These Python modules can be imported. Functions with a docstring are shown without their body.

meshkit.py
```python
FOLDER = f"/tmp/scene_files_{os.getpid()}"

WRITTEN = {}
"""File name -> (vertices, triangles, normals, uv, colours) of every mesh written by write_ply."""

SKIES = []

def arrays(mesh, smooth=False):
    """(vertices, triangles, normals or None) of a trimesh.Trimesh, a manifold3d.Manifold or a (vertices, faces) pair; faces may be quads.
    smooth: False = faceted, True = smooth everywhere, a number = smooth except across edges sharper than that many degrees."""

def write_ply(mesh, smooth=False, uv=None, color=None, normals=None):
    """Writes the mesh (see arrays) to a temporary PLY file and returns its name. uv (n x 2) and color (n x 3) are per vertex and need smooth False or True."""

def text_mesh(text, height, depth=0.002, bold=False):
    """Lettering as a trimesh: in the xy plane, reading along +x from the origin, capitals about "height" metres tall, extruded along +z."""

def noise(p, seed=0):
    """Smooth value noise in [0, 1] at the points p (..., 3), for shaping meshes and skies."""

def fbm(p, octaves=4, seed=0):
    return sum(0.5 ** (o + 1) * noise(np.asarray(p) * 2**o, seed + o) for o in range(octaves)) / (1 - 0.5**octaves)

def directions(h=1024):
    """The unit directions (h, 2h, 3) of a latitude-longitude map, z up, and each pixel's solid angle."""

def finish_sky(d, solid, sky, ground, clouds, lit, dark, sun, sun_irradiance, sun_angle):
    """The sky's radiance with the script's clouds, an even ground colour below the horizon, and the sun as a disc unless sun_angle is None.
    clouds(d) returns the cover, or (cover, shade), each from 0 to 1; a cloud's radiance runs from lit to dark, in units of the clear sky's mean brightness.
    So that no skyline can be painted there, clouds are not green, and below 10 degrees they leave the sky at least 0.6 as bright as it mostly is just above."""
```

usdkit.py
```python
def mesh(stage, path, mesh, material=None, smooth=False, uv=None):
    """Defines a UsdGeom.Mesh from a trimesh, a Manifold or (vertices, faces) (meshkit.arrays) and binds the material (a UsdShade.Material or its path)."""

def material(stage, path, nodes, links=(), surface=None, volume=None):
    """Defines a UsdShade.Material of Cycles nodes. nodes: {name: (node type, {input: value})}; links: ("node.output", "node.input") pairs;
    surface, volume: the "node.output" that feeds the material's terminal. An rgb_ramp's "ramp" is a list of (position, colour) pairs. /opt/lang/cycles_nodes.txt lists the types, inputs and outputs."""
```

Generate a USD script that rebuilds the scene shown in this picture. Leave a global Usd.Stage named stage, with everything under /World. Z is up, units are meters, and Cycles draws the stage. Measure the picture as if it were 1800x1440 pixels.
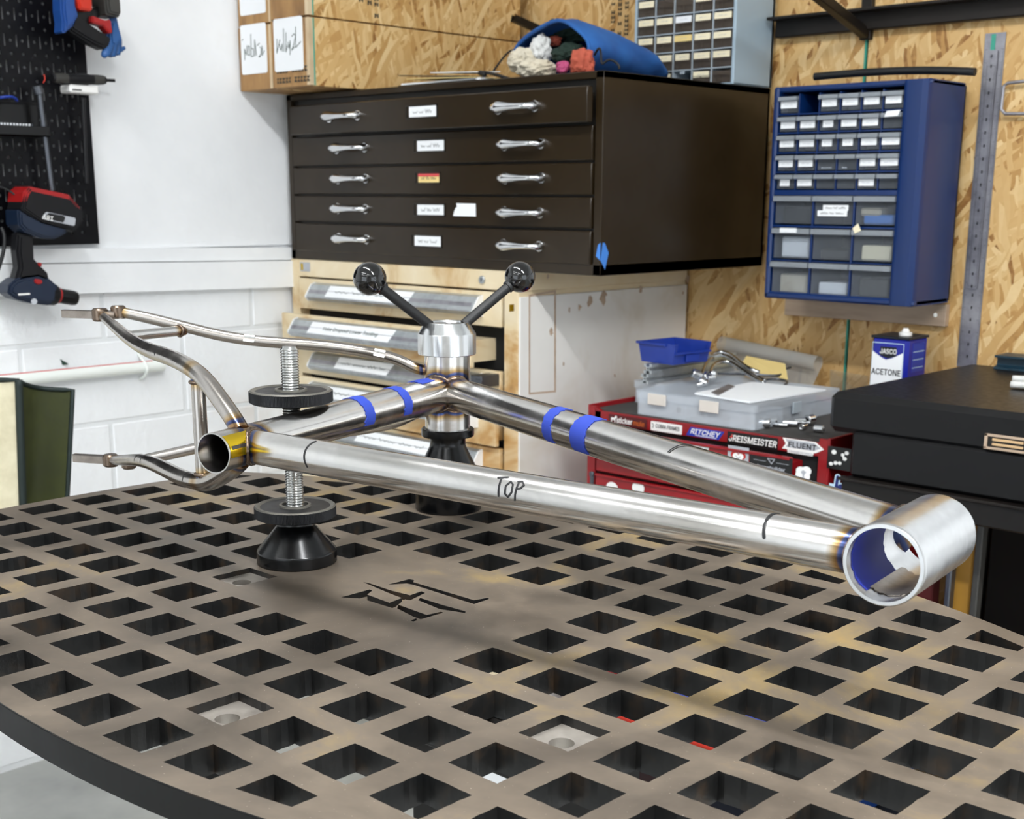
import math, random
import numpy as np, trimesh
from shapely.geometry import Polygon, LineString, Point, box as sbox, MultiPolygon
from shapely.ops import unary_union
from shapely import affinity
import usdkit, meshkit
from pxr import Usd, UsdGeom, UsdLux, UsdShade, Gf, Sdf, Vt

stage = Usd.Stage.CreateInMemory()
UsdGeom.SetStageUpAxis(stage, UsdGeom.Tokens.z)
UsdGeom.SetStageMetersPerUnit(stage, 1.0)
UsdGeom.Xform.Define(stage, '/World')
stage.SetDefaultPrim(stage.GetPrimAtPath('/World'))

# ------------------------------------------------------------------ camera
FPX, CX, CY = 2285.988, 900.0, 911.812           # focal length and optical centre, in pixels of the 1800 x 1440 photograph
CAM = np.array([0.0, 0.0, 1.256204])
W = np.array([[0.7255132, 0.6881979, 0.0037794], [0.1687119, -0.1725303, -0.9704481], [-0.6672083, 0.7047106, -0.2412801]])   # rows: right, down, forward
u, s_, vt = np.linalg.svd(W); W = u @ vt
cam = UsdGeom.Camera.Define(stage, '/World/camera')
m = np.eye(4); m[0, :3] = W[0]; m[1, :3] = -W[1]; m[2, :3] = -W[2]; m[3, :3] = CAM
cam.AddTransformOp().Set(Gf.Matrix4d(*m.ravel().tolist()))
cam.CreateHorizontalApertureAttr(36.0); cam.CreateVerticalApertureAttr(28.8)
cam.CreateFocalLengthAttr(FPX / 1800 * 36)
cam.CreateVerticalApertureOffsetAttr((CY - 720) / 1800 * 36)
cam.CreateFStopAttr(17.0); cam.CreateFocusDistanceAttr(1.08)
cam.CreateClippingRangeAttr(Gf.Vec2f(0.05, 100))
cam.CreateExposureAttr(0.5)

# ------------------------------------------------------------------ lights: LED strips under the workshop ceiling
def strip_light(i, x, y, z, lx, ly, power, color):
    l = UsdLux.RectLight.Define(stage, '/World/strip_lamp_%03d' % i)
    l.CreateWidthAttr(lx); l.CreateHeightAttr(ly); l.CreateIntensityAttr(power); l.CreateColorAttr(Gf.Vec3f(*color))
    l.AddTranslateOp().Set(Gf.Vec3d(x, y, z))
    h = UsdLux.RectLight.Define(stage, '/World/strip_uplight_%03d' % i)      # the open back of the fixture lights the ceiling
    h.CreateWidthAttr(lx); h.CreateHeightAttr(ly); h.CreateIntensityAttr(14.0); h.CreateColorAttr(Gf.Vec3f(*color))
    h.AddTranslateOp().Set(Gf.Vec3d(x, y, z + .055)); h.AddRotateXOp().Set(180)
LAMPS = [(-1.15, 0.45, 2.75, 1.5, .10, 36), (0.85, 0.45, 2.75, 1.5, .10, 125),
         (-1.15, -1.2, 2.75, 1.5, .10, 15), (0.85, -1.2, 2.75, 1.5, .10, 18),
         (-1.15, -2.6, 2.75, 1.5, .10, 13), (0.85, -2.6, 2.75, 1.5, .10, 13)]
for i, (x, y, z, lx, ly, pw) in enumerate(LAMPS):
    strip_light(i, x, y, z, lx, ly, pw, (0.97, 0.985, 1.0))
dome = UsdLux.DomeLight.Define(stage, '/World/sky_light')      # daylight that leaks in through the open shop door behind the camera
dome.CreateIntensityAttr(0.6); dome.CreateColorAttr(Gf.Vec3f(.86, .93, 1.0))

# ------------------------------------------------------------------ pixel and plane helpers (a ray of the photograph met with a real plane)
def ray(px, py): return W.T @ np.array([(px - CX) / FPX, (py - CY) / FPX, 1.0])
def on(px, py, axis, c):
    r = ray(px, py); k = 'XYZ'.index(axis)
    return CAM + r * (c - CAM[k]) / r[k]
def onp(px, py, p, n):
    r = ray(px, py); n = np.asarray(n, float)
    return CAM + r * (np.dot(np.asarray(p) - CAM, n) / np.dot(r, n))

# ------------------------------------------------------------------ scene-tree helpers
class Node:
    def __init__(self, path, loc): self.path, self.loc = path, np.asarray(loc, float)
_names = {}
def numbered(parent, name):
    k = (parent, name); n = _names.get(k, 0); _names[k] = n + 1
    return name if n == 0 else '%s_%03d' % (name, n)
def tag(path, label=None, cat=None, group=None, kind=None):
    p = stage.GetPrimAtPath(path)
    for k, v in (('label', label), ('category', cat), ('group', group), ('kind', kind)):
        if v: p.SetCustomDataByKey(k, v)
def thing(name, label, cat, loc=(0, 0, 0), group=None, kind=None):
    path = '/World/' + numbered('/World', name)
    x = UsdGeom.Xform.Define(stage, path); x.AddTranslateOp().Set(Gf.Vec3d(*map(float, loc)))
    tag(path, label, cat, group, kind)
    return Node(path, loc)
def part(t, name, mesh, mat, label=None, smooth=40, prim=None, kind=None):
    path = t.path + '/' + numbered(t.path, name)
    if isinstance(mesh, (list,)): mesh = cat_(mesh)
    mesh = mesh.copy(); mesh.vertices = np.asarray(mesh.vertices) - t.loc
    g = usdkit.mesh(stage, path, mesh, MAT[mat], smooth)
    if prim:
        for k, v in prim.items():
            UsdGeom.PrimvarsAPI(g).CreatePrimvar(k, Sdf.ValueTypeNames.FloatArray, 'vertex').Set(Vt.FloatArray.FromNumpy(np.asarray(v, np.float32)))
    tag(path, label, kind=kind)
    return Node(path, t.loc)
def single(name, mesh, mat, label, cat, group=None, kind=None, smooth=40, loc=None):
    """A thing that is one mesh."""
    if isinstance(mesh, list): mesh = cat_(mesh)
    path = '/World/' + numbered('/World', name)
    b = mesh.bounds
    loc = np.array([(b[0][0] + b[1][0]) / 2, (b[0][1] + b[1][1]) / 2, b[0][2]]) if loc is None else np.asarray(loc, float)
    mesh = mesh.copy(); mesh.vertices = mesh.vertices - loc
    g = usdkit.mesh(stage, path, mesh, MAT[mat], smooth)
    g.AddTranslateOp().Set(Gf.Vec3d(*map(float, loc)))
    tag(path, label, cat, group, kind)
    return Node(path, loc)
def struct(name, mesh=None, mat=None, label=None, smooth=False):
    path = '/World/' + numbered('/World', name)
    if mesh is None: UsdGeom.Xform.Define(stage, path)
    else: usdkit.mesh(stage, path, mesh, MAT[mat], smooth)
    tag(path, label, kind='structure')
    return Node(path, (0, 0, 0))
_stickset = []

# ------------------------------------------------------------------ mesh helpers
cat_ = trimesh.util.concatenate
def hull(pts): return trimesh.convex.convex_hull(np.asarray(pts, float))
def box(x0, x1, y0, y1, z0, z1, b=.0015):
    b = min(b, abs(x1 - x0) * .3, abs(y1 - y0) * .3, abs(z1 - z0) * .3)
    P = []
    for sx, X, in ((1, x0), (-1, x1)):
        for sy, Y in ((1, y0), (-1, y1)):
            for sz, Z in ((1, z0), (-1, z1)):
                P += [(X, Y + sy * b, Z + sz * b), (X + sx * b, Y, Z + sz * b), (X + sx * b, Y + sy * b, Z)]
    return hull(P)
def basis(d):
    d = np.asarray(d, float); d = d / np.linalg.norm(d)
    a = np.cross(d, [0, 0, 1.]) if abs(d[2]) < .95 else np.cross(d, [1., 0, 0])
    a /= np.linalg.norm(a)
    return a, np.cross(d, a), d
def place(mesh, o, ex, ey, ez=None):
    ex = np.asarray(ex, float); ey = np.asarray(ey, float)
    ez = np.cross(ex, ey) if ez is None else np.asarray(ez, float)
    m = mesh.copy(); v = np.asarray(m.vertices)
    m.vertices = np.asarray(o, float) + v[:, :1] * ex + v[:, 1:2] * ey + v[:, 2:3] * ez
    if np.dot(np.cross(ex, ey), ez) < 0: m.invert()
    return m
def rot(mesh, deg, axis=(0, 0, 1), at=(0, 0, 0)):
    m = mesh.copy(); m.apply_transform(trimesh.transformations.rotation_matrix(math.radians(deg), axis, at)); return m
def lathe(prof, o=(0, 0, 0), d=(0, 0, 1), n=48):
    m = trimesh.creation.revolve(np.asarray(prof, float), sections=n)
    if m.volume < 0: m.invert()
    a, b, c = basis(d)
    return place(m, o, a, b, c)
def cyl(p0, p1, r, r1=None, n=24, b=0.0):
    p0 = np.asarray(p0, float); p1 = np.asarray(p1, float); L = np.linalg.norm(p1 - p0); r1 = r if r1 is None else r1
    b = min(b, L * .3, r * .5)
    return lathe([(0, 0), (r - b, 0), (r, b), (r1, L - b), (r1 - b, L), (0, L)] if b else [(0, 0), (r, 0), (r1, L), (0, L)], p0, p1 - p0, n)
def pipe(p0, p1, r, ri, n=48, b=.0006):
    p0 = np.asarray(p0, float); p1 = np.asarray(p1, float); L = np.linalg.norm(p1 - p0)
    return lathe([(ri, 0), (r - b, 0), (r, b), (r, L - b), (r - b, L), (ri, L), (ri, 0)], p0, p1 - p0, n)
def spl(pts, n=40):
    from scipy.interpolate import CubicSpline
    p = np.asarray(pts, float); t = np.r_[0, np.cumsum(np.linalg.norm(np.diff(p, axis=0), axis=1) ** .5)]
    return CubicSpline(t, p)(np.linspace(0, t[-1], n))
def tube(path, r, n=20, closed=False, flat=1.0, caps=True):
    p = np.asarray(path, float); N = len(p); r = np.broadcast_to(r, (N,))
    if closed: t = np.roll(p, -1, 0) - np.roll(p, 1, 0)
    else: t = np.gradient(p, axis=0)
    t /= np.linalg.norm(t, axis=1, keepdims=True) + 1e-12
    a = basis(t[0])[0]; A = []
    for k in range(N):
        a = a - t[k] * np.dot(a, t[k]); a /= np.linalg.norm(a); A.append(a.copy())
    A = np.array(A); B = np.cross(t, A); g = np.arange(n) * 2 * np.pi / n
    v = p[:, None] + r[:, None, None] * (np.cos(g)[None, :, None] * A[:, None] + flat * np.sin(g)[None, :, None] * B[:, None])
    v = v.reshape(-1, 3); F = []
    M = N if closed else N - 1
    for i in range(M):
        i2 = (i + 1) % N
        j = np.arange(n); j2 = (j + 1) % n
        F += [np.stack([i * n + j, i * n + j2, i2 * n + j2], 1), np.stack([i * n + j, i2 * n + j2, i2 * n + j], 1)]
    F = np.vstack(F)
    if caps and not closed:
        v = np.vstack([v, p[0], p[-1]]); j = np.arange(n); j2 = (j + 1) % n
        F = np.vstack([F, np.stack([np.full(n, N * n), j2, j], 1), np.stack([np.full(n, N * n + 1), (N - 1) * n + j, (N - 1) * n + j2], 1)])
    return trimesh.Trimesh(v, F, process=False)
def extr(poly, d):
    if not hasattr(poly, 'geom_type'): poly = Polygon(poly)
    gs = getattr(poly, 'geoms', [poly])
    return cat_([trimesh.creation.extrude_polygon(g, d, engine='earcut') for g in gs if g.area > 1e-12])
def rrect(w, h, r, x=0, y=0): return sbox(x - w / 2 + r, y - h / 2 + r, x + w / 2 - r, y + h / 2 - r).buffer(r, 6)
def text(s, h, o, ex, ey, d=.0005, bold=False, shear=0.0, center=True, squash=1.0):
    m = meshkit.text_mesh(s, h, d, bold); v = m.vertices.copy(); v[:, 0] = v[:, 0] * squash + v[:, 1] * shear
    if center: v[:, 0] -= (v[:, 0].min() + v[:, 0].max()) / 2; v[:, 1] -= h / 2
    m.vertices = v
    return place(m, o, ex, ey)
def strokes(lines, w, d=.0004):
    return extr(unary_union([LineString(l).buffer(w / 2, 3) for l in lines]), d)
def scribble(w, h, words, rng, pen=.0011):
    """Handwriting too small to read: words of up-and-down pen strokes."""
    L = []; x = -w / 2; tot = sum(words) + .8 * (len(words) - 1); cw = w / tot
    for k in words:
        n = max(3, int(k * 2)); xs = np.linspace(x, x + k * cw, n + 1)
        ys = [(-h * .35 if i % 2 else h * rng.uniform(-.1, .5)) for i in range(n + 1)]
        L.append([(a, b) for a, b in zip(xs, ys)]); x += (k + .8) * cw
    return strokes(L, pen)
def sector(p0, d, up, s0, s1, a0, a1, r, th=.0004, n=16, ns=2, jit=0, seed=0):
    """A patch wrapped on a tube: along the axis s0..s1, around a0..a1 (degrees from up), thickness th outwards."""
    d = np.asarray(d, float); d = d / np.linalg.norm(d); up = np.asarray(up, float); up = up - d * np.dot(up, d); up /= np.linalg.norm(up); sd = np.cross(d, up)
    rng = np.random.default_rng(seed)
    A = np.radians(np.linspace(a0, a1, n + 1)); V = []
    e0 = s0 + jit * rng.normal(size=n + 1); e1 = s1 + jit * rng.normal(size=n + 1)
    for rr in (r, r + th):
        for k, a in enumerate(A):
            for q in range(ns + 1):
                s = e0[k] + (e1[k] - e0[k]) * q / ns
                V.append(np.asarray(p0) + d * s + rr * (math.cos(a) * up + math.sin(a) * sd))
    V = np.array(V); m = (n + 1) * (ns + 1); F = []
    idx = lambda l, k, q: l * m + k * (ns + 1) + q
    for k in range(n):
        for q in range(ns):
            a, b, c, e = idx(1, k, q), idx(1, k, q + 1), idx(1, k + 1, q + 1), idx(1, k + 1, q)
            F += [(a, b, c), (a, c, e)]; F += [(a - m, c - m, b - m), (a - m, e - m, c - m)]
    for k in range(n):
        for q in (0, ns):
            a, b = idx(0, k, q), idx(0, k + 1, q); F += [(a, b, b + m), (a, b + m, a + m)]
    for q in range(ns):
        for k in (0, n):
            a, b = idx(0, k, q), idx(0, k, q + 1); F += [(a, b, b + m), (a, b + m, a + m)]
    t = trimesh.Trimesh(V, F, process=False); t.fix_normals(); return t
def wrap_ink(lines, w, p0, d, up, r, s0, a0):
    """Marker lines (x along the tube, y around it, metres) laid on a tube."""
    d = np.asarray(d, float) / np.linalg.norm(d); up = np.asarray(up, float); up = up - d * np.dot(up, d); up /= np.linalg.norm(up); sd = np.cross(d, up)
    ms = []
    for l in lines:
        q = LineString(l).segmentize(.002).buffer(w / 2, 3)
        e = trimesh.creation.extrude_polygon(q, .0003, engine='earcut'); e = e.subdivide()
        v = np.asarray(e.vertices); a = math.radians(a0) + v[:, 1] / r
        e.vertices = np.asarray(p0) + d * (s0 + v[:, :1]) + (r + .0001 + v[:, 2:3]) * (np.cos(a)[:, None] * up + np.sin(a)[:, None] * sd); e.fix_normals(); ms.append(e)
    return cat_(ms)

# ------------------------------------------------------------------ materials
MAT = {}
def srgb(h):
    c = np.array([int(h[i:i + 2], 16) for i in (1, 3, 5)]) / 255.0
    return tuple(np.where(c <= .04045, c / 12.92, ((c + .055) / 1.055) ** 2.4))
def C(c): return srgb(c) if isinstance(c, str) else c
def pm(name, color, rough=.5, metal=0., **kw):
    MAT[name] = usdkit.material(stage, '/World/Looks/' + name, {'p': ('principled_bsdf', {'base_color': C(color), 'roughness': rough, 'metallic': metal, **kw})}, surface='p.BSDF')
def nm(name, stops, scale=8, rough=(.4, .6), metal=0., stretch=(1, 1, 1), bump=0., bscale=None, detail=5, dist=0., bdist=.002, rot_=(0, 0, 0), **kw):
    """Mottled surface: a noise in world space drives colour and roughness; a second one gives fine relief."""
    N = {'g': ('geometry', {}), 'mp': ('mapping', {'scale': stretch, 'rotation': rot_}), 'n': ('noise_texture', {'scale': scale, 'detail': detail, 'roughness': .6, 'distortion': dist}),
         'r': ('rgb_ramp', {'ramp': [(a, C(c)) for a, c in stops]}), 'mr': ('map_range', {'from_min': .3, 'from_max': .7, 'to_min': rough[0], 'to_max': rough[1]}),
         'p': ('principled_bsdf', {'metallic': metal, **kw})}
    L = [('g.position', 'mp.vector'), ('mp.vector', 'n.vector'), ('n.fac', 'r.fac'), ('r.color', 'p.base_color'), ('n.fac', 'mr.value'), ('mr.result', 'p.roughness')]
    if bump:
        N['n2'] = ('noise_texture', {'scale': bscale or scale * 6, 'detail': 4}); N['b'] = ('bump', {'strength': bump, 'distance': bdist})
        L += [('g.position', 'n2.vector'), ('n2.fac', 'b.height'), ('b.normal', 'p.normal')]
    MAT[name] = usdkit.material(stage, '/World/Looks/' + name, N, L, surface='p.BSDF')

nm('white_wall', [(.3, '#e4e6e8'), (.62, '#f1f2f3'), (.8, '#e9e6e2')], 2.2, (.55, .7), bump=.25, bscale=60)
nm('white_board', [(.3, '#e6e8ea'), (.7, '#f3f4f4')], 3, (.35, .5), bump=.1, bscale=40)
nm('block_paint', [(.25, '#d9d2cd'), (.42, '#e9ebed'), (.75, '#f2f4f5')], 3.0, (.45, .65), bump=.6, bscale=55, bdist=.003)
nm('mortar_paint', [(.3, '#d5d8da'), (.7, '#e6e8e9')], 6, (.6, .7), bump=.4, bscale=60)
nm('concrete', [(.3, '#8b8d8a'), (.7, '#b3b4b0')], 3, (.35, .6), bump=.15, bscale=80)
pm('ceiling_paint', '#ececea', .8)
pm('far_wall', '#dcdad6', .8)
# oriented strand board: flakes in four directions, laid over each other
def osb(name, seed=0.0, stops=None):
    N = {'g': ('geometry', {}), 'sx': ('separate_xyz', {}), 'ad': ('math', {'math_type': 'add'}), 'cb': ('combine_xyz', {'z': seed}),
         'dn': ('noise_texture', {'scale': 9, 'detail': 2}), 'dv': ('vector_math', {'math_type': 'scale', 'scale': .035}), 'da': ('vector_math', {'math_type': 'add'})}
    L = [('g.position', 'sx.vector'), ('sx.x', 'ad.value1'), ('sx.y', 'ad.value2'), ('ad.value', 'cb.x'), ('sx.z', 'cb.y'),
         ('cb.vector', 'dn.vector'), ('dn.color', 'dv.vector1'), ('cb.vector', 'da.vector1'), ('dv.vector', 'da.vector2')]
    prev = None
    for k, (ang, su, sv, thr) in enumerate([(.25, 12, 48, 0), (-.5, 9, 56, .35), (1.9, 13, 70, .45), (.95, 10, 62, .5), (2.6, 13, 90, .55), (1.4, 18, 110, .6), (2.2, 9, 75, .7)]):
        N['m%d' % k] = ('mapping', {'rotation': (0, 0, ang), 'location': (k * 3.1, k * 1.7 + seed, 0)}); N['s%d' % k] = ('mapping', {'scale': (su, sv, 1)})
        N['v%d' % k] = ('voronoi_texture', {'dimensions': '2D', 'feature': 'f1', 'scale': 1.0}); N['c%d' % k] = ('separate_color', {})
        L += [('da.vector', 'm%d.vector' % k), ('m%d.vector' % k, 's%d.vector' % k), ('s%d.vector' % k, 'v%d.vector' % k), ('v%d.color' % k, 'c%d.color' % k)]
        if k == 0: prev = 'c0.g'
        else:
            N['t%d' % k] = ('math', {'math_type': 'greater_than', 'value2': thr}); N['x%d' % k] = ('mix_float', {})
            L += [('c%d.r' % k, 't%d.value1' % k), ('t%d.value' % k, 'x%d.fac' % k), (prev, 'x%d.a' % k), ('c%d.g' % k, 'x%d.b' % k)]; prev = 'x%d.result' % k
    N['gr'] = ('noise_texture', {'scale': 60, 'detail': 4}); N['gm'] = ('math', {'math_type': 'multiply_add', 'value2': .22, 'value3': -.11}); N['ga'] = ('math', {'math_type': 'add'})
    N['r'] = ('rgb_ramp', {'ramp': [(a, C(c)) for a, c in (stops or [(0, '#8f6230'), (.07, '#b68a4e'), (.25, '#c79e62'), (.6, '#d2ac72'), (.9, '#dcbb84'), (1.1, '#e8cd9a')])]})
    N['b'] = ('bump', {'strength': .35, 'distance': .004}); N['p'] = ('principled_bsdf', {'roughness': .55})
    L += [('da.vector', 'gr.vector'), ('gr.fac', 'gm.value1'), ('gm.value', 'ga.value1'), (prev, 'ga.value2'), ('ga.value', 'r.fac'), ('r.color', 'p.base_color'), ('ga.value', 'b.height'), ('b.normal', 'p.normal')]
    MAT[name] = usdkit.material(stage, '/World/Looks/' + name, N, L, surface='p.BSDF')
osb('osb'); osb('osb_crate', 7.3)
nm('ply_face', [(.25, '#74522e'), (.5, '#a07848'), (.75, '#b9935f')], 5, (.5, .65), stretch=(5, 5, 1.2), bump=.1)
nm('ply_edge', [(.3, '#bfa684'), (.7, '#d8c4a2')], 12, (.6, .7))
pm('teal_edge', '#3f9c86', .6)
nm('grey_plank', [(.3, '#a38d78'), (.7, '#c4ad96')], 6, (.5, .6), stretch=(1, 1, 6))
pm('ink', '#101114', .45); pm('ink_green', '#1d3a2c', .5); pm('ink_stamp', '#4b4030', .7)
pm('card', '#eef0f2', .6); pm('card_cream', '#efe5c6', .6); pm('card_yellow', '#e9cf8a', .6); pm('card_red', '#cc4b4b', .6)
nm('olive_metal', [(.3, '#241b0f'), (.6, '#2a2012'), (.8, '#302617')], 1.6, (.2, .3), bump=.04, bscale=25, specular_ior_level=.38)
pm('olive_dark', '#15120d', .4)
nm('chrome', [(.3, '#d3d5d8'), (.7, '#e8e9ea')], 20, (.08, .16), metal=1.0)
pm('dark_gap', '#080808', .8)
nm('enamel_cream', [(.27, '#7d4f22'), (.36, '#bb9158'), (.47, '#dcc8a2'), (.75, '#e8dcc2')], 4.5, (.3, .5), dist=.6, bump=.05)
nm('enamel_white', [(.2, '#a08a68'), (.3, '#d9d2c4'), (.45, '#e6e4de'), (.8, '#eceae5')], 3.2, (.3, .45), dist=.6)
nm('alu_profile', [(.3, '#a4a9ac'), (.7, '#bfc4c6')], 10, (.25, .4), metal=.7)
pm('white_plastic', '#ecebe8', .4)
pm('blue_plastic', '#092a5e', .3); pm('bin_blue', '#183590', .38); pm('grey_blue', '#9fb2bf', .45); pm('grey_rib', '#aab4bc', .4)
pm('black_plastic', '#070708', .28, specular_ior_level=.35); pm('black_rubber', '#0c0d0f', .5); pm('knob_black', '#040405', .07, coat_weight=.5)
pm('anodised', '#08090b', .22, .3)
nm('knurl', [(.3, '#1b1c1e'), (.7, '#26272a')], 40, (.35, .5), metal=.4)
nm('disc_top', [(.3, '#55534d'), (.7, '#77746c')], 12, (.35, .5), metal=.5)
nm('thread_steel', [(.3, '#b9bab8'), (.7, '#d4d5d3')], 60, (.15, .25), metal=1.0)
nm('turned_alu', [(.3, '#c8cacb'), (.7, '#e2e3e4')], 40, (.16, .26), metal=1.0, stretch=(1, 1, .05))
def frosted(name, color, fac, rough=.35):
    MAT[name] = usdkit.material(stage, '/World/Looks/' + name, {'t': ('transparent_bsdf', {'color': (.93, .95, .97)}), 'p': ('principled_bsdf', {'base_color': C(color), 'roughness': rough}), 'x': ('mix_closure', {'fac': fac})},
                                [('t.BSDF', 'x.closure1'), ('p.BSDF', 'x.closure2')], surface='x.closure')
frosted('frosted', '#8b9096', .17); frosted('frosted_lip', '#9ea4aa', .62); frosted('clear_brown', '#6d6156', .35, .15); frosted('organizer', '#f2f6fb', .26); pm('latch_pale', '#cfc8bf', .5); frosted('sleeve', '#cfcdc6', .3, .2); frosted('bag_clear', '#d8cfba', .18, .15)
# brushed frame metal: heat colours follow the distance to the nearest weld
def frame_metal(name, base, rough, aniso=0.0):
    N = {'a': ('attribute', {'attribute': 'weld'}), 'g': ('geometry', {}), 'n': ('noise_texture', {'scale': 14, 'detail': 4}), 'n2': ('noise_texture', {'scale': 160, 'detail': 3}),
         'jm': ('math', {'math_type': 'multiply_add', 'value2': .22, 'value3': -.11}), 'ja': ('math', {'math_type': 'add'}),
         'r': ('rgb_ramp', {'ramp': [(0, C('#8f6a48')), (.08, C('#a88a66')), (.13, C('#3a3f63')), (.22, C('#4b5a86')), (.3, C('#9a7a4c')), (.4, C('#b7a07c')), (.6, C(base)), (1, C(base))]}),
         'nr': ('rgb_ramp', {'ramp': [(.3, (.86, .85, .83)), (.7, (1, 1, 1))]}), 'mx': ('mix', {'mix_type': 'multiply', 'fac': 1.0}),
         'mr': ('map_range', {'from_min': .3, 'from_max': .7, 'to_min': rough - .05, 'to_max': rough + .07}), 'b': ('bump', {'strength': .035, 'distance': .001}), 'p': ('principled_bsdf', {'metallic': 1.0})}
    L = [('g.position', 'n.vector'), ('g.position', 'n2.vector'), ('n.fac', 'jm.value1'), ('a.fac', 'ja.value1'), ('jm.value', 'ja.value2'), ('ja.value', 'r.fac'), ('n.fac', 'nr.fac'),
         ('r.color', 'mx.color1'), ('nr.color', 'mx.color2'), ('mx.color', 'p.base_color'), ('n.fac', 'mr.value'), ('mr.result', 'p.roughness'), ('n2.fac', 'b.height'), ('b.normal', 'p.normal')]
    MAT[name] = usdkit.material(stage, '/World/Looks/' + name, N, L, surface='p.BSDF')
frame_metal('frame_steel', '#dcdad8', .19); frame_metal('frame_bright', '#dfe0e2', .24); frame_metal('stay_steel', '#b5b0ab', .22); nm('drop_steel', [(.3, '#857c74'), (.7, '#a49b92')], 20, (.25, .35), metal=1.0)
pm('weld_metal', '#76675a', .3, 1.0)
pm('painter_tape', '#2640a8', .6); pm('painter_tape_dark', '#1c2c96', .6); pm('tape_light', '#3f7fd0', .6)
pm('gold_foil', '#c9a91c', .18, .9); pm('decal_black', '#171307', .4)
# welding platen: ground top, black cast scale on every other face
N = {'g': ('geometry', {}), 'sz': ('separate_xyz', {}), 'gt': ('math', {'math_type': 'greater_than', 'value2': .6}),
     'n': ('noise_texture', {'scale': 5, 'detail': 6, 'roughness': .62, 'distortion': .4}), 'r': ('rgb_ramp', {'ramp': [(.25, C('#4a433a')), (.42, C('#695f54')), (.55, C('#7e7264')), (.64, C('#9a8662')), (.76, C('#b29257'))]}),
     'f': ('noise_texture', {'scale': 420, 'detail': 2}), 'fr': ('rgb_ramp', {'ramp': [(.70, (0, 0, 0)), (.80, (.3, .28, .25))]}), 'fm': ('mix', {'mix_type': 'add', 'fac': 1.0}),
     'n3': ('noise_texture', {'scale': 45, 'detail': 5}), 'dr': ('rgb_ramp', {'ramp': [(.3, C('#0a0b0c')), (.55, C('#171615')), (.75, C('#34271a'))]}),
     'mx': ('mix', {'mix_type': 'mix'}), 'rr': ('map_range', {'from_min': .3, 'from_max': .7, 'to_min': .36, 'to_max': .55}), 'b': ('bump', {'strength': .5, 'distance': .002}), 'bs': ('math', {'math_type': 'multiply_add', 'value2': -.42, 'value3': .5}),
     'mm': ('math', {'math_type': 'multiply', 'value2': .45}), 'p': ('principled_bsdf', {})}
L = [('g.true_normal', 'sz.vector'), ('sz.z', 'gt.value1'), ('g.position', 'n.vector'), ('g.position', 'f.vector'), ('g.position', 'n3.vector'), ('n.fac', 'r.fac'), ('f.fac', 'fr.fac'), ('r.color', 'fm.color1'), ('fr.color', 'fm.color2'),
     ('n3.fac', 'dr.fac'), ('gt.value', 'mx.fac'), ('dr.color', 'mx.color1'), ('fm.color', 'mx.color2'), ('mx.color', 'p.base_color'), ('n.fac', 'rr.value'), ('rr.result', 'p.roughness'), ('n3.fac', 'b.height'),
     ('gt.value', 'bs.value1'), ('bs.value', 'b.strength'), ('b.normal', 'p.normal'), ('gt.value', 'mm.value1'), ('mm.value', 'p.metallic')]
MAT['platen'] = usdkit.material(stage, '/World/Looks/platen', N, L, surface='p.BSDF')
nm('rim_black', [(.3, '#060606'), (.7, '#0d0b09')], 9, (.45, .6), specular_ior_level=.3)
nm('lug_steel', [(.3, '#8f8880'), (.7, '#b3aca3')], 30, (.35, .5), metal=.6)
nm('dark_steel', [(.3, '#0e0c0a'), (.7, '#171310')], 8, (.4, .6), metal=.3)
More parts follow.
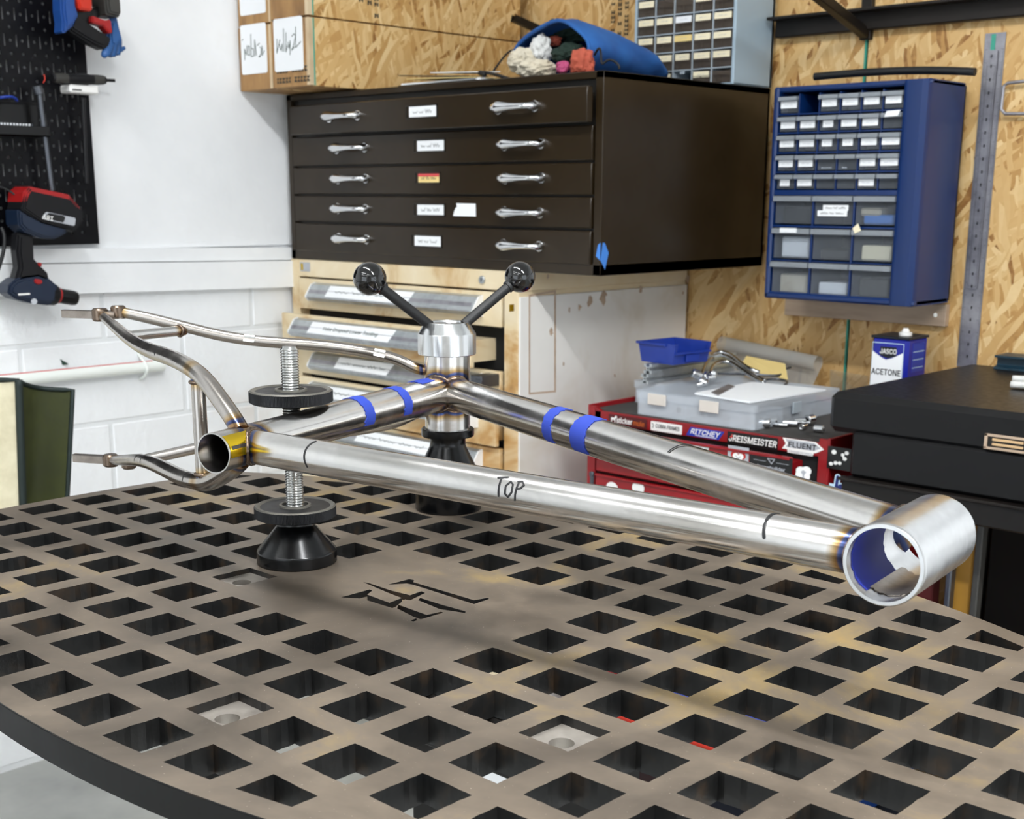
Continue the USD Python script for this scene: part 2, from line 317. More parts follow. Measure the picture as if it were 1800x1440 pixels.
nm('shelf_steel', [(.3, '#15110e'), (.7, '#201a16')], 6, (.35, .5), metal=.4)
nm('granite', [(.3, '#070708'), (.7, '#0b0b0d')], 30, (.36, .48), stretch=(3, 3, 1), specular_ior_level=.35)
nm('red_paint', [(.3, '#7d0b12'), (.7, '#930f17')], 4, (.3, .42))
pm('red_dark', '#4c0a0d', .5); pm('red_plastic', '#9c1416', .4); pm('red_bright', '#c02a14', .4); pm('drill_blue', '#0a1c33', .42); pm('tool_blue', '#174488', .45)
nm('tray_mat', [(.3, '#2a2826'), (.7, '#454240')], 14, (.6, .8))
pm('sticker_white', '#e9e9e6', .4); pm('sticker_black', '#0d0d0e', .35); pm('sticker_blue', '#1a36a0', .4); pm('sticker_orange', '#c8641a', .5); pm('sticker_grey', '#a9acb2', .4); pm('sticker_red', '#b3231c', .4); pm('sticker_navy', '#16266b', .4); pm('sticker_pale', '#bcd6e6', .4)
nm('ruler_steel', [(.3, '#8e8c93'), (.7, '#a9a8ae')], 20, (.3, .4), metal=.7)
pm('can_blue', '#141f92', .3); pm('can_top', '#23262c', .35, .5)
nm('cloth_blue', [(.3, '#164584'), (.7, '#2260a6')], 12, (.7, .85), bump=.2); nm('cloth_cream', [(.3, '#b8ac94'), (.7, '#d8d0bd')], 20, (.8, .9), bump=.3); pm('cloth_white', '#d3d3d0', .85); pm('cloth_green', '#12281e', .85); pm('cloth_coral', '#b2543f', .85); pm('cloth_pink', '#b04a72', .85)
pm('cord_black', '#0c0c0e', .6)
nm('peg_black', [(.3, '#040406'), (.7, '#08080e')], 5, (.3, .42), specular_ior_level=.2)
pm('tool_grey', '#363532', .5); pm('tool_dark', '#101013', .45, specular_ior_level=.3); pm('steel_bar', '#5a5d63', .3, .8); pm('pvc', '#e7ebe6', .4)
pm('glove', '#25558f', .5)
nm('canvas_cream', [(.3, '#c9c0a2'), (.7, '#ddd5b8')], 30, (.8, .9), bump=.2); nm('canvas_olive', [(.3, '#2a2f0d'), (.7, '#383d14')], 20, (.7, .85), bump=.2); pm('piping', '#11201d', .6)
pm('wood_pale', '#c9a77c', .6); pm('yellow_wood', '#a67a2c', .5); pm('channel_navy', '#12303f', .4)
# ================================================================== the room
XW, YW, ZC = -2.665, 2.60, 2.9
X1, Y0 = 3.2, -3.6
floor = struct('floor', box(XW - .3, X1 + .3, Y0 - .3, YW + .3, -.1, 0, 0), 'concrete', 'smooth grey concrete floor')
struct('ceiling', box(XW - .3, X1 + .3, Y0 - .3, YW + .3, ZC, ZC + .1, 0), 'ceiling_paint', 'pale workshop ceiling')
wr = struct('wall_right', None, None, 'plain wall far to the right with an open roller door')
for a, b, z0, z1 in ((Y0 - .3, -1.6, 0, ZC), (1.2, YW + .3, 0, ZC), (-1.6, 1.2, 2.3, ZC)):
    part(wr, 'wall_panel', box(X1, X1 + .15, a, b, z0, z1, 0), 'far_wall')
fw = struct('wall_front', None, None, 'plain wall behind the camera with an open doorway')
for k, (a, b, z0, z1) in enumerate([(XW - .3, -1.6, 0, ZC), (1.2, X1 + .3, 0, ZC), (-1.6, 1.2, 2.3, ZC)]):
    part(fw, 'wall_panel', box(a, b, Y0 - .15, Y0, z0, z1, 0), 'far_wall')
# left wall: painted blocks below, a flat painted panel above, two boards between them
wl = struct('wall_left', None, None, 'white painted block wall with a flat panel above')
part(wl, 'mortar', box(XW - .2, XW - .0022, Y0, YW + .3, 0, 1.06, 0), 'mortar_paint')
part(wl, 'wall_panel', box(XW - .2, XW, Y0, YW + .3, 1.135, ZC, .002), 'white_wall')
part(wl, 'wall_panel', box(XW - .2, XW - .01, Y0, YW + .3, 1.02, 1.14, .002), 'white_wall')
for row in range(6):
    z0 = .012 + row * .186; z1 = min(z0 + .180, 1.045)
    for c in range(-5, 8):
        y0 = .10 + c * .398 + (.199 if row % 2 else 0)
        if y0 + .39 < -.6 or y0 > 2.5: continue
        part(wl, 'block', box(XW - .15, XW, y0, y0 + .392, z0, z1, .004), 'block_paint', smooth=False)
def board(name, za, zb, dx, label):
    # the boards drop a little towards the corner
    P = []
    for Y, sl in ((Y0 + 1.6, 0), (YW + .2, 0)):
        dz = -.0215 * (Y - 1.37)
        for z in (za + dz, zb + dz):
            for X in (XW - .02, XW + dx): P.append((X, Y, z))
    return struct(name, hull(P), 'white_board', label)
board('trim_1', 1.113, 1.1425, .014, 'narrow white board nailed along the block wall')
board('trim_2', 1.047, 1.111, .022, 'wide white board along the top of the blocks')
# back wall of strand board sheets with green painted edges
wb = struct('wall_back', None, None, 'back wall of oriented strand board sheets')
for a, b in ((XW, -2.012), (-2.008, -1.445), (-1.441, -.80)):
    part(wb, 'strand_board_sheet', box(a, b, YW, YW + .02, 0, 1.98, .0008), 'osb', smooth=False)
    part(wb, 'painted_edge', box(b - .0035, b + .0005, YW - .0008, YW + .015, 0, 1.98, 0), 'teal_edge', smooth=False)
part(wb, 'wall_panel', box(XW - .2, X1, YW + .018, YW + .15, 0, ZC, 0), 'ply_edge', smooth=False)
part(wb, 'upper_wall_panel', box(XW, X1, YW, YW + .02, 1.981, ZC, .001), 'white_wall', smooth=False)
part(wb, 'white_panel', box(-.796, X1, YW, YW + .02, 0, 1.98, .001), 'white_wall', smooth=False)
rng = np.random.default_rng(5)
def stamp(t, name, o, ex, ey, w, h, rows, seed, mat='ink_stamp'):
    """Illegible lines of stencilled print."""
    r = np.random.default_rng(seed); ms = []
    for k in range(rows):
        x = 0
        while x < w:
            cw = r.uniform(.5, .9) * h; g = h * .25
            if r.random() > .14:
                q = [(x, 0), (x + cw, 0), (x + cw, h * .3), (x + cw * .4, h * .45), (x + cw, h * .8), (x + cw, h), (x, h), (x, h * .7), (x + cw * .5, h * .6), (x, h * .4)]
                ms.append(extr(Polygon(q).buffer(0), .0004).apply_translation((0, -k * h * 1.8, 0)))
            x += cw + g
    return part(t, name, place(cat_(ms), o, ex, ey), mat, smooth=False)
p = on(1100, 62, 'Y', YW)
for q, (px, w) in enumerate([(1080, .13), (1092, .15), (1104, .13)]):
    stamp(wb, 'stencil_print', on(px, 62, 'Y', YW - .0005), (0, 0, 1), (-1, 0, 0), w, .011, 1, 20 + q)

# ================================================================== flat file cabinet
FX0, FX1, FY, FZ0, FZ1, FYB = -2.645, -1.658, 2.0, 1.103, 1.487, 2.575
ff = thing('flat_file_cabinet', 'dark olive metal flat file cabinet with five wide drawers on top of the white cabinet', 'cabinet', (-2.15, 2.28, FZ0))
shell = [box(FX0, FX0 + .018, FY, FYB, FZ0, FZ1), box(FX1 - .02, FX1, FY, FYB, FZ0, FZ1), box(FX0, FX1, FY, FYB, FZ1 - .014, FZ1), box(FX0, FX1, FY, FYB, FZ0, FZ0 + .022), box(FX0, FX1, FYB - .01, FYB, FZ0, FZ1)]
part(ff, 'body', cat_(shell), 'olive_metal')
part(ff, 'inner_frame', box(FX0 + .016, FX1 - .018, FY + .012, FY + .03, FZ0 + .02, FZ1 - .012, 0), 'olive_dark', smooth=False)
zz = [(150, 214), (220, 282), (286, 343), (347, 402), (406.5, 466)]
lab = [((743, 196), (56, 20), 'card', ['T', 'T']), ((757, 256), (55, 19), 'card', 0), ((754, 313), (48, 15), 'card_yellow', 0), ((757, 369), (56, 17), 'card', 0), ((752, 424), (56, 19), 'card', 0)]
LH = [(597, 204), (610, 260), (612, 314), (612, 367), (614, 420)]; RH = [(901, 188), (912, 253), (913, 313), (911, 374), (910, 432)]
def bow_pull(x, y, z, w):
    P = spl([(x - w / 2, y + .002, z), (x - w / 2, y - .016, z), (x - w / 2 + .010, y - .0235, z), (x, y - .026, z), (x + w / 2 - .010, y - .0235, z), (x + w / 2, y - .016, z), (x + w / 2, y + .002, z)], 40)
    r = np.interp(np.linspace(0, 1, 40), [0, .1, .2, .36, .52, .62, .8, .9, 1], [.010, .0075, .006, .0105, .0065, .0055, .0055, .0075, .009])
    return cat_([tube(P, r * 1.25, 14, flat=.85), cyl((x - w / 2, y + .001, z), (x - w / 2, y - .004, z), .0125, n=18, b=.001), cyl((x + w / 2, y + .001, z), (x + w / 2, y - .004, z), .011, n=18, b=.001)])
rs = random.Random(4)
for k in range(5):
    out = .03 if k == 0 else 0.004
    yf = FY - out
    zt = on(1035, zz[k][0], 'Y', FY if k else FY - .03)[2]; zb = on(1035, zz[k][1], 'Y', FY if k else FY - .03)[2]
    x0 = -2.595 if k == 0 else FX0 + .022; x1 = -1.674 if k == 0 else FX1 - .024
    d = part(ff, 'drawer', cat_([box(x0, x1, yf, yf + .018, zb, zt, .002), box(x0 + .02, x1 - .02, yf + .017, FYB - .05, zb + .008, zt - .012, 0)]), 'olive_metal')
    for (px, py), w in ((LH[k], .058), (RH[k], .062)):
        q = on(px, py, 'Y', yf - .012)
        part(d, 'handle', bow_pull(q[0], yf, q[2], .1), 'chrome', 'chrome bow handle')
    (px, py), (w, h), mt, _ = lab[k]
    q = on(px, py, 'Y', yf); ww, hh = (.066 if k == 2 else .084), (.0185 if k == 2 else .0215)
    a = [box(q[0] - ww / 2 - .009, q[0] + ww / 2 + .004, yf - .0012, yf, q[2] - hh / 2 - .003, q[2] - hh / 2 - .001, 0), box(q[0] - ww / 2 - .009, q[0] + ww / 2 + .004, yf - .0012, yf, q[2] + hh / 2 + .001, q[2] + hh / 2 + .003, 0),
         box(q[0] + ww / 2 + .002, q[0] + ww / 2 + .004, yf - .0012, yf, q[2] - hh / 2 - .003, q[2] + hh / 2 + .003, 0), box(q[0] - ww / 2 - .011, q[0] - ww / 2 - .009, yf - .0012, yf, q[2] - hh / 2 - .003, q[2] + hh / 2 + .003, 0)]
    part(d, 'label_holder', cat_(a), 'olive_dark', smooth=False)
    c = place(extr(rrect(ww, hh, .0015), .0008), (q[0], yf, q[2]), (1, 0, 0), (0, 0, 1))
    c.vertices[:, 1] -= .0003; part(d, 'label_card', c, mt, smooth=False)
    if k == 2: part(d, 'label_stripe', box(q[0] - ww / 2, q[0] + ww / 2, yf - .0016, yf - .0008, q[2] + hh / 2 - .006, q[2] + hh / 2, 0), 'card_red', smooth=False)
    part(d, 'handwriting', place(scribble(ww * .7, hh * .45, [2, 2, 3], rs, .0007), (q[0], yf - .0012, q[2]), (1, 0, 0), (0, 0, 1)), 'ink', smooth=False)
    if k == 3:
        q = on(817, 369, 'Y', yf)
        part(d, 'torn_label', place(extr(Polygon([(-.022, -.013), (.021, -.0135), (.0205, .013), (-.0155, .0135), (-.0145, .006), (-.0175, .003), (-.02, -.004)]), .0006), (q[0], yf, q[2]), (1.6, 0, 0), (0, 0, 1)), 'card', 'torn white paper label', smooth=False)
q = [on(*p_, 'X', FX1) for p_ in ((1052, 404), (1066, 404), (1073, 420), (1064, 443))]
c0 = [on(1045, 430, 'Y', FY), on(1052, 403, 'Y', FY)]
tp = Polygon([(0, .0), (.006, .034), (.012, .033), (.024, .014), (.014, -.018)])
part(ff, 'tape_scrap', cat_([place(extr(tp, .0006), (FX1 + .0001, FY, 1.133), (0, 1, 0), (0, 0, 1)), place(extr(Polygon([(0, 0), (0, .034), (-.006, .03), (-.011, .008)]), .0006), (FX1, FY - .0006, 1.133), (1, 0, 0), (0, 0, 1))]), 'tape_light', 'scrap of light blue tape on the front corner', smooth=False)

# ================================================================== white drawer cabinet below it
CX0, CX1, CYF, CZ = -2.65, -1.875, 2.0, 1.102
wc = thing('drawer_cabinet', 'worn cream and white industrial drawer cabinet with rust stains under the olive flat file', 'cabinet', (-2.26, 2.3, 0))
part(wc, 'body', cat_([box(CX0, CX1, CYF, 2.59, 1.061, CZ, .002), box(CX1 - .045, CX1 - .004, CYF, 2.59, 0, 1.062, .002), box(CX0, CX0 + .03, CYF, 2.59, 0, 1.062, .002), box(CX0, CX1 - .004, 2.56, 2.59, 0, 1.05, .001)]), 'enamel_cream', smooth=False)
part(wc, 'side_panel', box(CX1 - .004, CX1 + .001, CYF + .002, 2.589, 0, 1.05, .001), 'enamel_white', smooth=False)
# dotted tape outline left on the side panel
oq = [on(930, 520, 'X', CX1), on(975, 512, 'X', CX1), on(975, 688, 'X', CX1), on(930, 692, 'X', CX1)]
L_ = [(p_[1], p_[2]) for p_ in oq]
part(wc, 'tape_residue', place(extr(unary_union([LineString([L_[0], L_[1]]).buffer(.0022), LineString([L_[1], L_[2]]).buffer(.0026), LineString([L_[2], L_[3]]).buffer(.002), LineString([L_[3], L_[0]]).buffer(.0022)]), .0004), (CX1 + .001, 0, 0), (0, 1, 0), (0, 0, 1)), 'grey_plank', smooth=False)
q = on(898, 541, 'X', CX1)
part(wc, 'yellow_mark', box(CX1 + .0008, CX1 + .0016, q[1] - .006, q[1] + .008, q[2] - .008, q[2] + .007, 0), 'gold_foil', smooth=False)
rst = random.Random(21)
for px, py, r in ((968, 585, 7), (1018, 540, 6), (1036, 530, 8), (1000, 545, 4), (1126, 510, 6), (1060, 520, 12), (1208, 490, 7), (1200, 515, 4), (962, 487, 4), (990, 640, 3), (1080, 660, 3)):
    q = on(px, py, 'X', CX1); k = r * .0011
    pg_ = Polygon([(q[1] + k * rst.uniform(.5, 1.2) * math.cos(t), q[2] + k * 1.5 * rst.uniform(.4, 1.2) * math.sin(t)) for t in np.linspace(0, 6.2, 10)]).buffer(0)
    part(wc, 'rust_stain', place(extr(pg_, .0003), (CX1 + .001, 0, 0), (0, 1, 0), (0, 0, 1)), 'grey_plank', smooth=False)
q = on(848, 492, 'Y', CYF); part(wc, 'lock', cyl((q[0], CYF + .002, q[2]), (q[0], CYF - .004, q[2]), .0085, n=24, b=.001), 'alu_profile')
part(wc, 'lock', box(q[0] - .001, q[0] + .001, CYF - .0045, CYF - .0035, q[2] - .004, q[2] + .004, 0), 'dark_gap', smooth=False)
q = on(536, 469, 'Y', CYF); part(wc, 'maker_plate', box(q[0] - .018, q[0] + .02, CYF - .001, CYF, q[2] - .011, q[2] + .011, 0), 'sticker_grey', smooth=False)
part(wc, 'maker_plate', box(q[0] - .014, q[0] - .006, CYF - .0016, CYF - .0008, q[2] - .008, q[2] + .008, 0), 'gold_foil', smooth=False)
part(wc, 'inside', box(CX0 + .03, CX1 - .045, CYF + .03, CYF + .05, .05, 1.059, 0), 'dark_gap', smooth=False)
dr = [(1.057, .984, .004), (.976, .899, .06), (.890, .824, .006), (.818, .728, .02), (.722, .635, .006), (.629, .52, .006), (.514, .36, .006), (.354, .08, .006)]
for k, (zt, zb, out) in enumerate(dr):
    yf = CYF - out; x0, x1 = CX0 + .034, CX1 - .085 if k == 1 else CX1 - .05
    d = part(wc, 'drawer', cat_([box(x0, x1, yf, yf + .012, zb, zt, .0015), box(x0 + .012, x1 - .012, yf + .01, 2.4, zb + .01, zt - .02, 0)]), 'enamel_cream', smooth=False)
    h0, h1 = x0 + .066, x1 - .056 if k != 1 else x1 - .02
    zc = zt - .030
    prof = Polygon([(0, -.022), (-.022, -.02), (-.030, -.012), (-.030, -.008), (-.012, .018), (0, .022)])
    e = extr(prof, h1 - h0)
    part(d, 'handle', place(e, (h0, yf, zc), (0, 1, 0), (0, 0, 1), (1, 0, 0)), 'alu_profile', 'grey aluminium pull rail', smooth=False)
    part(d, 'handle_groove', place(extr(Polygon([(-.0306, -.0135), (-.0306, -.0115), (-.02, .0065), (-.0215, .0065)]), (h1 - h0) * .98), (h0 + .003, yf, zc), (0, 1, 0), (0, 0, 1), (1, 0, 0)), 'ruler_steel', smooth=False)
    for xx in (h0 - .004, h1):
        part(d, 'end_cap', place(extr(prof.buffer(.001), .004), (xx, yf, zc), (0, 1, 0), (0, 0, 1), (1, 0, 0)), 'white_plastic', 'white plastic end cap', smooth=False)
    # the paper label lies on the sloping face of the rail
    a = np.array([0, -.030, -.008]); b = np.array([0, -.012, .018]); ey = (b - a) / np.linalg.norm(b - a); nn = np.cross((1, 0, 0), ey)
    if k < 5:
        cw = [.30, .30, .2, .34, .26][k]; cxx = [.22, .22, .2, .24, .3][k]
        o_ = np.array([h0 + cxx, yf, zc]) + (a + b) / 2 + nn * .0006
        part(d, 'paper_label', place(extr(Polygon([(-cw / 2, -.015), (cw / 2 - .01, -.016), (cw / 2, .016), (-cw / 2 + .004, .015)]), .0005), o_, (1, 0, 0), ey), 'card', smooth=False)
        if k == 1: part(d, 'handwriting', text('Yoke Dropout Lower Tooling', .0085, o_ + nn * .0008, (1, 0, 0), ey, .0003, shear=.2, squash=1.25), 'ink_green', smooth=False)
        else: part(d, 'handwriting', place(scribble(cw * .8, .008, [3, 4, 3, 2], rs, .0009), o_ + nn * .0008, (1, 0, 0), ey), 'ink_green', smooth=False)
# slide of the pulled-out drawer
part(wc, 'drawer_slide', cat_([box(CX1 - .085, CX1 - .052, CYF - .06, CYF + .3, .86, .885, .001), cyl((CX1 - .07, CYF - .05, .875), (CX1 - .055, CYF - .05, .875), .011, n=16)]), 'steel_bar')

# ================================================================== wooden tube boxes on the flat file
BY = 1.875
def crate(name, x0, x1, z0, z1, label, text_lines, card, yo=0):
    t = thing(name, label, 'wooden box', ((x0 + x1) / 2, 2.2, z0), 'wooden tube boxes above the flat file')
    y = BY + yo
    part(t, 'front_panel', box(x0, x1, y, y + .012, z0, z1, .0012), 'ply_face', smooth=False)
    part(t, 'side_panel', box(x1 - .012, x1, y + .0122, 2.55, z0, z1, .001), 'osb_crate', smooth=False)
    part(t, 'side_panel', box(x0, x0 + .012, y + .0122, 2.55, z0, z1, .001), 'osb_crate', smooth=False)
    part(t, 'panel_edge', cat_([box(x1 - .010, x1 + .0008, y - .0006, y + .0122, z0 + .001, z1 - .001, .0005)]), 'ply_edge', smooth=False)
    part(t, 'painted_edge', box(x1 - .001, x1 + .001, y + .0118, y + .0158, z0 + .001, z1 - .001, .0003), 'teal_edge', smooth=False)
    part(t, 'bottom_panel', box(x0 + .012, x1 - .012, y + .012, 2.55, z0, z0 + .012, .001), 'ply_face', smooth=False)
    part(t, 'top_panel', box(x0 + .012, x1 - .012, y + .012, 2.55, z1 - .012, z1, .001), 'ply_face', smooth=False)
    if card:
        w, h, cz = card; xc = (x0 + x1) / 2 - .004
        c = part(t, 'label_card', place(extr(rrect(w, h, .006), .0012), (xc, y, cz), (1, 0, 0), (0, 0, 1)), 'card', 'white card with green handwriting', smooth=False)
        for m_ in text_lines: part(c, 'handwriting', place(strokes([[(a * w, b * h) for a, b in l] for l in m_], .0016), (xc, y - .0014, cz), (1, 0, 0), (0, 0, 1)), 'ink_green', smooth=False)
    return t
n1 = [[(-.44, .2), (-.4, .22)], [(-.36, -.2), (-.35, .02), (-.3, -.1), (-.27, -.02), (-.25, .08)], [(-.2, .06), (-.24, -.1), (-.16, -.12), (-.15, .05), (-.2, .08)], [(-.08, .3), (-.1, -.15), (0, -.14), (0, .0), (-.08, .02)], [(.05, -.14), (.06, .18), (.11, -.13)], [(.15, .06), (.2, .08), (.24, .1)], [(.26, .02), (.3, .0), (.28, -.13), (.2, -.17), (.26, -.17)], [(.34, .04), (.33, -.15), (.42, -.06)]]
n2 = [[(-.38, .12), (-.4, -.14), (-.28, .1)], [(-.3, .02), (-.26, -.1), (-.2, .02), (-.2, -.12)], [(-.14, .3), (-.15, -.12)], [(-.06, .22), (-.08, -.14), (-.02, -.02)], [(.0, .04), (.03, -.08), (.08, .06), (.06, -.2)], [(.14, .14), (.22, .18), (.27, .14), (.2, -.02), (.12, -.12), (.22, -.06)], [(.28, .3), (.26, -.08), (.44, .02)]]
Zs = on(475, 40, 'Y', BY)[2]
crate('tube_box', -2.658, -2.532, 1.4895, Zs - .001, 'lower left wooden box with white handwritten card, against the white wall', [n1], (.098, .108, on(444, 86, 'Y', BY)[2]), yo=.004)
cb = crate('tube_box', -2.528, -2.392, 1.4895, Zs + .002, 'lower right wooden box with strand board side and white card, over the flat file', [n2], (.104, .112, on(507, 78, 'Y', BY)[2]))
crate('tube_box', -2.658, -2.532, Zs + .002, Zs + .16, 'upper left wooden box with only the lower edge of its card in view', [[]], (.098, .108, on(441, -20, 'Y', BY)[2]), yo=.006)
cu = crate('tube_box', -2.528, -2.392, Zs + .005, Zs + .165, 'upper right wooden box with stencilled strand board side at the top of the photo', [], None)
stamp(cb, 'stencil_print', (-2.51, BY - .0005, 1.520), (1, 0, 0), (0, 0, 1), .11, .012, 2, 3)
for k, (yy, w) in enumerate([(1.99, .03), (2.02, .05), (2.045, .06), (2.065, .085)]):
    stamp(cu, 'stencil_print', (-2.3915, yy, Zs + .10), (0, 0, -1), (0, 1, 0), w, .012, 1, 11 + k)
# ================================================================== welding platen
G0 = np.array([-.5424, .6260]); P = .0667; HW = .671 / 2; ZT = .90; TH = .021
def G(a, b): return np.array([G0[0] + b * P, G0[1] + a * P])
tx, ty = G(2, -4.5)
def disc(a, b, r): c = G(a, b); return Point(*c).buffer(r * P, 96)
outline = disc(13.156, -4.2, 16.801).intersection(disc(-9.16, -4.5, 16.801)).intersection(disc(2, 8.6, 22.15)).intersection(disc(2, -17.6, 22.15))
outline = outline.buffer(-.03).buffer(.03, 8)
inner = outline.buffer(-.3 * P)
LUGS = {(0, 0): .0125, (-2, -3): .0125, (1, -7): .0125}
SOLID = {(a, b) for a in (1, 2, 3) for b in (-3, -4, -5, -6)}
rg = np.random.default_rng(3); holes = []
for a in range(-4, 9):
    for b in range(-15, 6):
        if (a, b) in SOLID: continue
        c = G(a, b); h = HW * P
        q = sbox(c[0] - h, c[1] - h, c[0] + h, c[1] + h)
        ql = LineString(q.exterior.coords).segmentize(.006); co = np.array(ql.coords)[:-1]; co = co + rg.normal(size=co.shape) * .00022
        q = Polygon(co).buffer(0).intersection(inner)
        if q.area < .25 * (2 * h) ** 2: continue
        holes.append(q)
hs = unary_union(holes)
Z6 = lambda pts: [tuple(on(400 + x * .28889, 1020 + y * .28889, 'Z', ZT)[:2]) for x, y in pts]
marks = [[(825, 12), (860, 18), (990, 62), (1110, 92), (1180, 68), (1202, 78), (1112, 122), (1085, 118), (980, 78)],
         [(972, 28), (1105, -6), (1135, 0), (1130, 12), (1500, 122), (1580, 108), (1592, 114), (1500, 146), (1130, 28), (1090, 20)],
         [(690, 105), (865, 57), (880, 64), (850, 88), (985, 138), (1062, 108), (1080, 116), (1010, 172), (985, 165), (815, 112)],
         [(1040, 150), (1212, 212), (1300, 192), (1312, 198), (1130, 252), (1115, 246), (1150, 232), (1032, 172)],
         [(1172, 108), (1310, 152), (1448, 190), (1446, 200), (1290, 176), (1160, 122)]]
mk = unary_union([Polygon(Z6(m_)).buffer(0) for m_ in marks])
top = extr(outline.difference(hs).difference(mk), .006); top.apply_translation((0, 0, ZT - .006))
low = extr(outline.difference(hs), TH - .006); low.apply_translation((0, 0, ZT - TH))
rim = extr(outline.difference(outline.buffer(-.014)), .003); rim.apply_translation((0, 0, ZT - TH - .003))
sk_o = outline.buffer(.0004); extr_skirt = extr(sk_o.difference(outline.buffer(-.0002)), TH - .0012); extr_skirt.apply_translation((0, 0, ZT - TH))
wt = thing('welding_table', 'round-sided welding table of brownish steel full of square holes in the foreground', 'welding table', (tx, ty, 0))
part(wt, 'platen', cat_([top, low]), 'platen', smooth=False)
part(wt, 'rim', cat_([rim, extr_skirt]), 'rim_black', smooth=False)
for (a, b), r in LUGS.items():
    c = G(a, b); h = HW * P + .004
    dz = .007 if (a, b) != (1, -7) else .005
    m_ = extr(sbox(c[0] - h, c[1] - h, c[0] + h, c[1] + h).difference(Point(*(c + (0, -.003))).buffer(r * .72, 24)), .008)
    m_.apply_translation((0, 0, ZT - dz - .008))
    part(wt, 'lug', m_, 'lug_steel', 'steel lug plate with a round bolt hole', smooth=False)
for sx in (-1, 1):
    for sy in (-1, 1):
        x, y = tx + .05 + sx * .24, ty + .06 + sy * .16
        part(wt, 'leg', box(x - .03, x + .03, y - .03, y + .03, 0, ZT - TH - .0005, .004), 'dark_steel', smooth=False)
for sy in (-1, 1): part(wt, 'stretcher', box(tx - .16, tx + .26, ty + .06 + sy * .16 - .015, ty + .06 + sy * .16 + .015, ZT - TH - .045, ZT - TH - .0005, .003), 'dark_steel', smooth=False)
for sx in (-1, 1): part(wt, 'stretcher', box(tx + .05 + sx * .24 - .015, tx + .05 + sx * .24 + .015, ty - .07, ty + .19, .12, .15, .003), 'dark_steel', smooth=False)

# ================================================================== bicycle frame lying on its side
ZF = 1.038; NUP = np.array([0, 0, 1.])
BB = np.array([-1.0732, 1.0249, ZF]); SO = np.r_[on(375, 797, 'Z', ZF)[:2], ZF]
HF = np.r_[on(1551.6, 994, 'Z', ZF)[:2], ZF]; HB = np.r_[on(1647.7, 935.6, 'Z', ZF)[:2], ZF]
dST = (SO - BB) / np.linalg.norm(SO - BB); LST = np.linalg.norm(SO - BB)
hd = (HB - HF) / np.linalg.norm(HB - HF); LHT = np.linalg.norm(HB - HF)
t0 = np.r_[on(450, 786, 'Z', ZF)[:2], ZF]; t1 = np.r_[on(1430, 955.5, 'Z', ZF)[:2], ZF]; dTT = (t1 - t0) / np.linalg.norm(t1 - t0)
def meet(p, d, q, e):
    A = np.array([[d[0], -e[0]], [d[1], -e[1]]]); s = np.linalg.solve(A, (q - p)[:2]); return p + d * s[0]
T0 = meet(t0, dTT, BB, dST); T1 = meet(t0, dTT, HF, hd)
D0 = BB; D1 = HF + hd * (LHT - .026); dDT = (D1 - D0) / np.linalg.norm(D1 - D0); LDT = np.linalg.norm(D1 - D0); LTT = np.linalg.norm(T1 - T0)
RBB, RHT, RTT, RDT = .0258, .0262, .0154, .0182
def adist(v, p, d): w = v - p; return np.linalg.norm(w - np.outer(w @ d, d), axis=1)
AX = {'bb': (BB, NUP, RBB), 'st': (SO, dST, .0182), 'ht': (HF, hd, RHT), 'tt': (T0, dTT, RTT), 'dt': (D0, dDT, RDT)}
fr = thing('bicycle_frame', 'raw welded steel bicycle frame with blue tape bands lying on its side in the clamp', 'bicycle frame', (BB[0], BB[1], ZF - .045))
def fpart(name, mesh, mat, near=(), pts=(), label=None):
    mesh = mesh.copy()
    if isinstance(mesh, list): mesh = cat_(mesh)
    loc = fr.loc; v, f, n = meshkit.arrays(trimesh.Trimesh(mesh.vertices - loc, mesh.faces, process=False), 35)
    vw = v + loc; d = np.full(len(v), .06)
    for k in near:
        p_, dd, r_ = AX[k]; d = np.minimum(d, np.abs(adist(vw, p_, dd) - r_))
    for p_, r_ in pts: d = np.minimum(d, np.maximum(np.linalg.norm(vw - p_, axis=1) - r_, 0))
    path = fr.path + '/' + numbered(fr.path, name)
    g = usdkit.mesh(stage, path, trimesh.Trimesh(mesh.vertices - loc, mesh.faces, process=False), MAT[mat], 35)
    UsdGeom.PrimvarsAPI(g).CreatePrimvar('weld', Sdf.ValueTypeNames.FloatArray, 'vertex').Set(Vt.FloatArray.FromNumpy(np.clip(d / .024, .02, 1).astype(np.float32)))
    tag(path, label); return Node(path, loc)
def lengths(L, n=90): return np.linspace(0, L, n)
def ftube(p, d, L, rf, n=64, seg=140, ri=None):
    s = lengths(L, seg); r = np.array([rf(x) for x in s])
    if ri is None: prof = [(0, 0)] + list(zip(r, s)) + [(0, L)]
    else: prof = [(ri, 0)] + list(zip(r, s)) + [(ri, L), (ri, 0)]
    return lathe(prof, p, d, n)
fpart('bottom_bracket_shell', ftube(BB - NUP * .0425, NUP, .085, lambda s: RBB, ri=.0215), 'frame_steel', ('st', 'dt'), label='short upright shell of large diameter')
rST = lambda s: .0202 - .0022 * min(1, max(0, (s - .05) / .25))
st_mesh = lathe([(.0168, .06)] + [(rST(s), s) for s in np.linspace(.02, LST, 160)] + [(.0168, LST), (.0168, .06)], BB, dST, 72)
fpart('seat_tube', st_mesh, 'frame_steel', ('bb', 'tt'))
fpart('top_tube', ftube(T0, dTT, LTT - RHT * .9, lambda s: RTT), 'frame_steel', ('st', 'ht'))
fpart('down_tube', ftube(D0, dDT, LDT - RHT * .9, lambda s: RDT - .0012 * max(0, (s - .3) / .4)), 'frame_steel', ('bb', 'ht'))
ht = lathe([(.0232, 0)] + [(.0254, 0), (RHT, .0012)] + [(RHT, s) for s in np.linspace(.003, LHT - .003, 60)] + [(RHT, LHT - .0012), (.0254, LHT), (.0232, LHT), (.0232, 0)], HF, hd, 96)
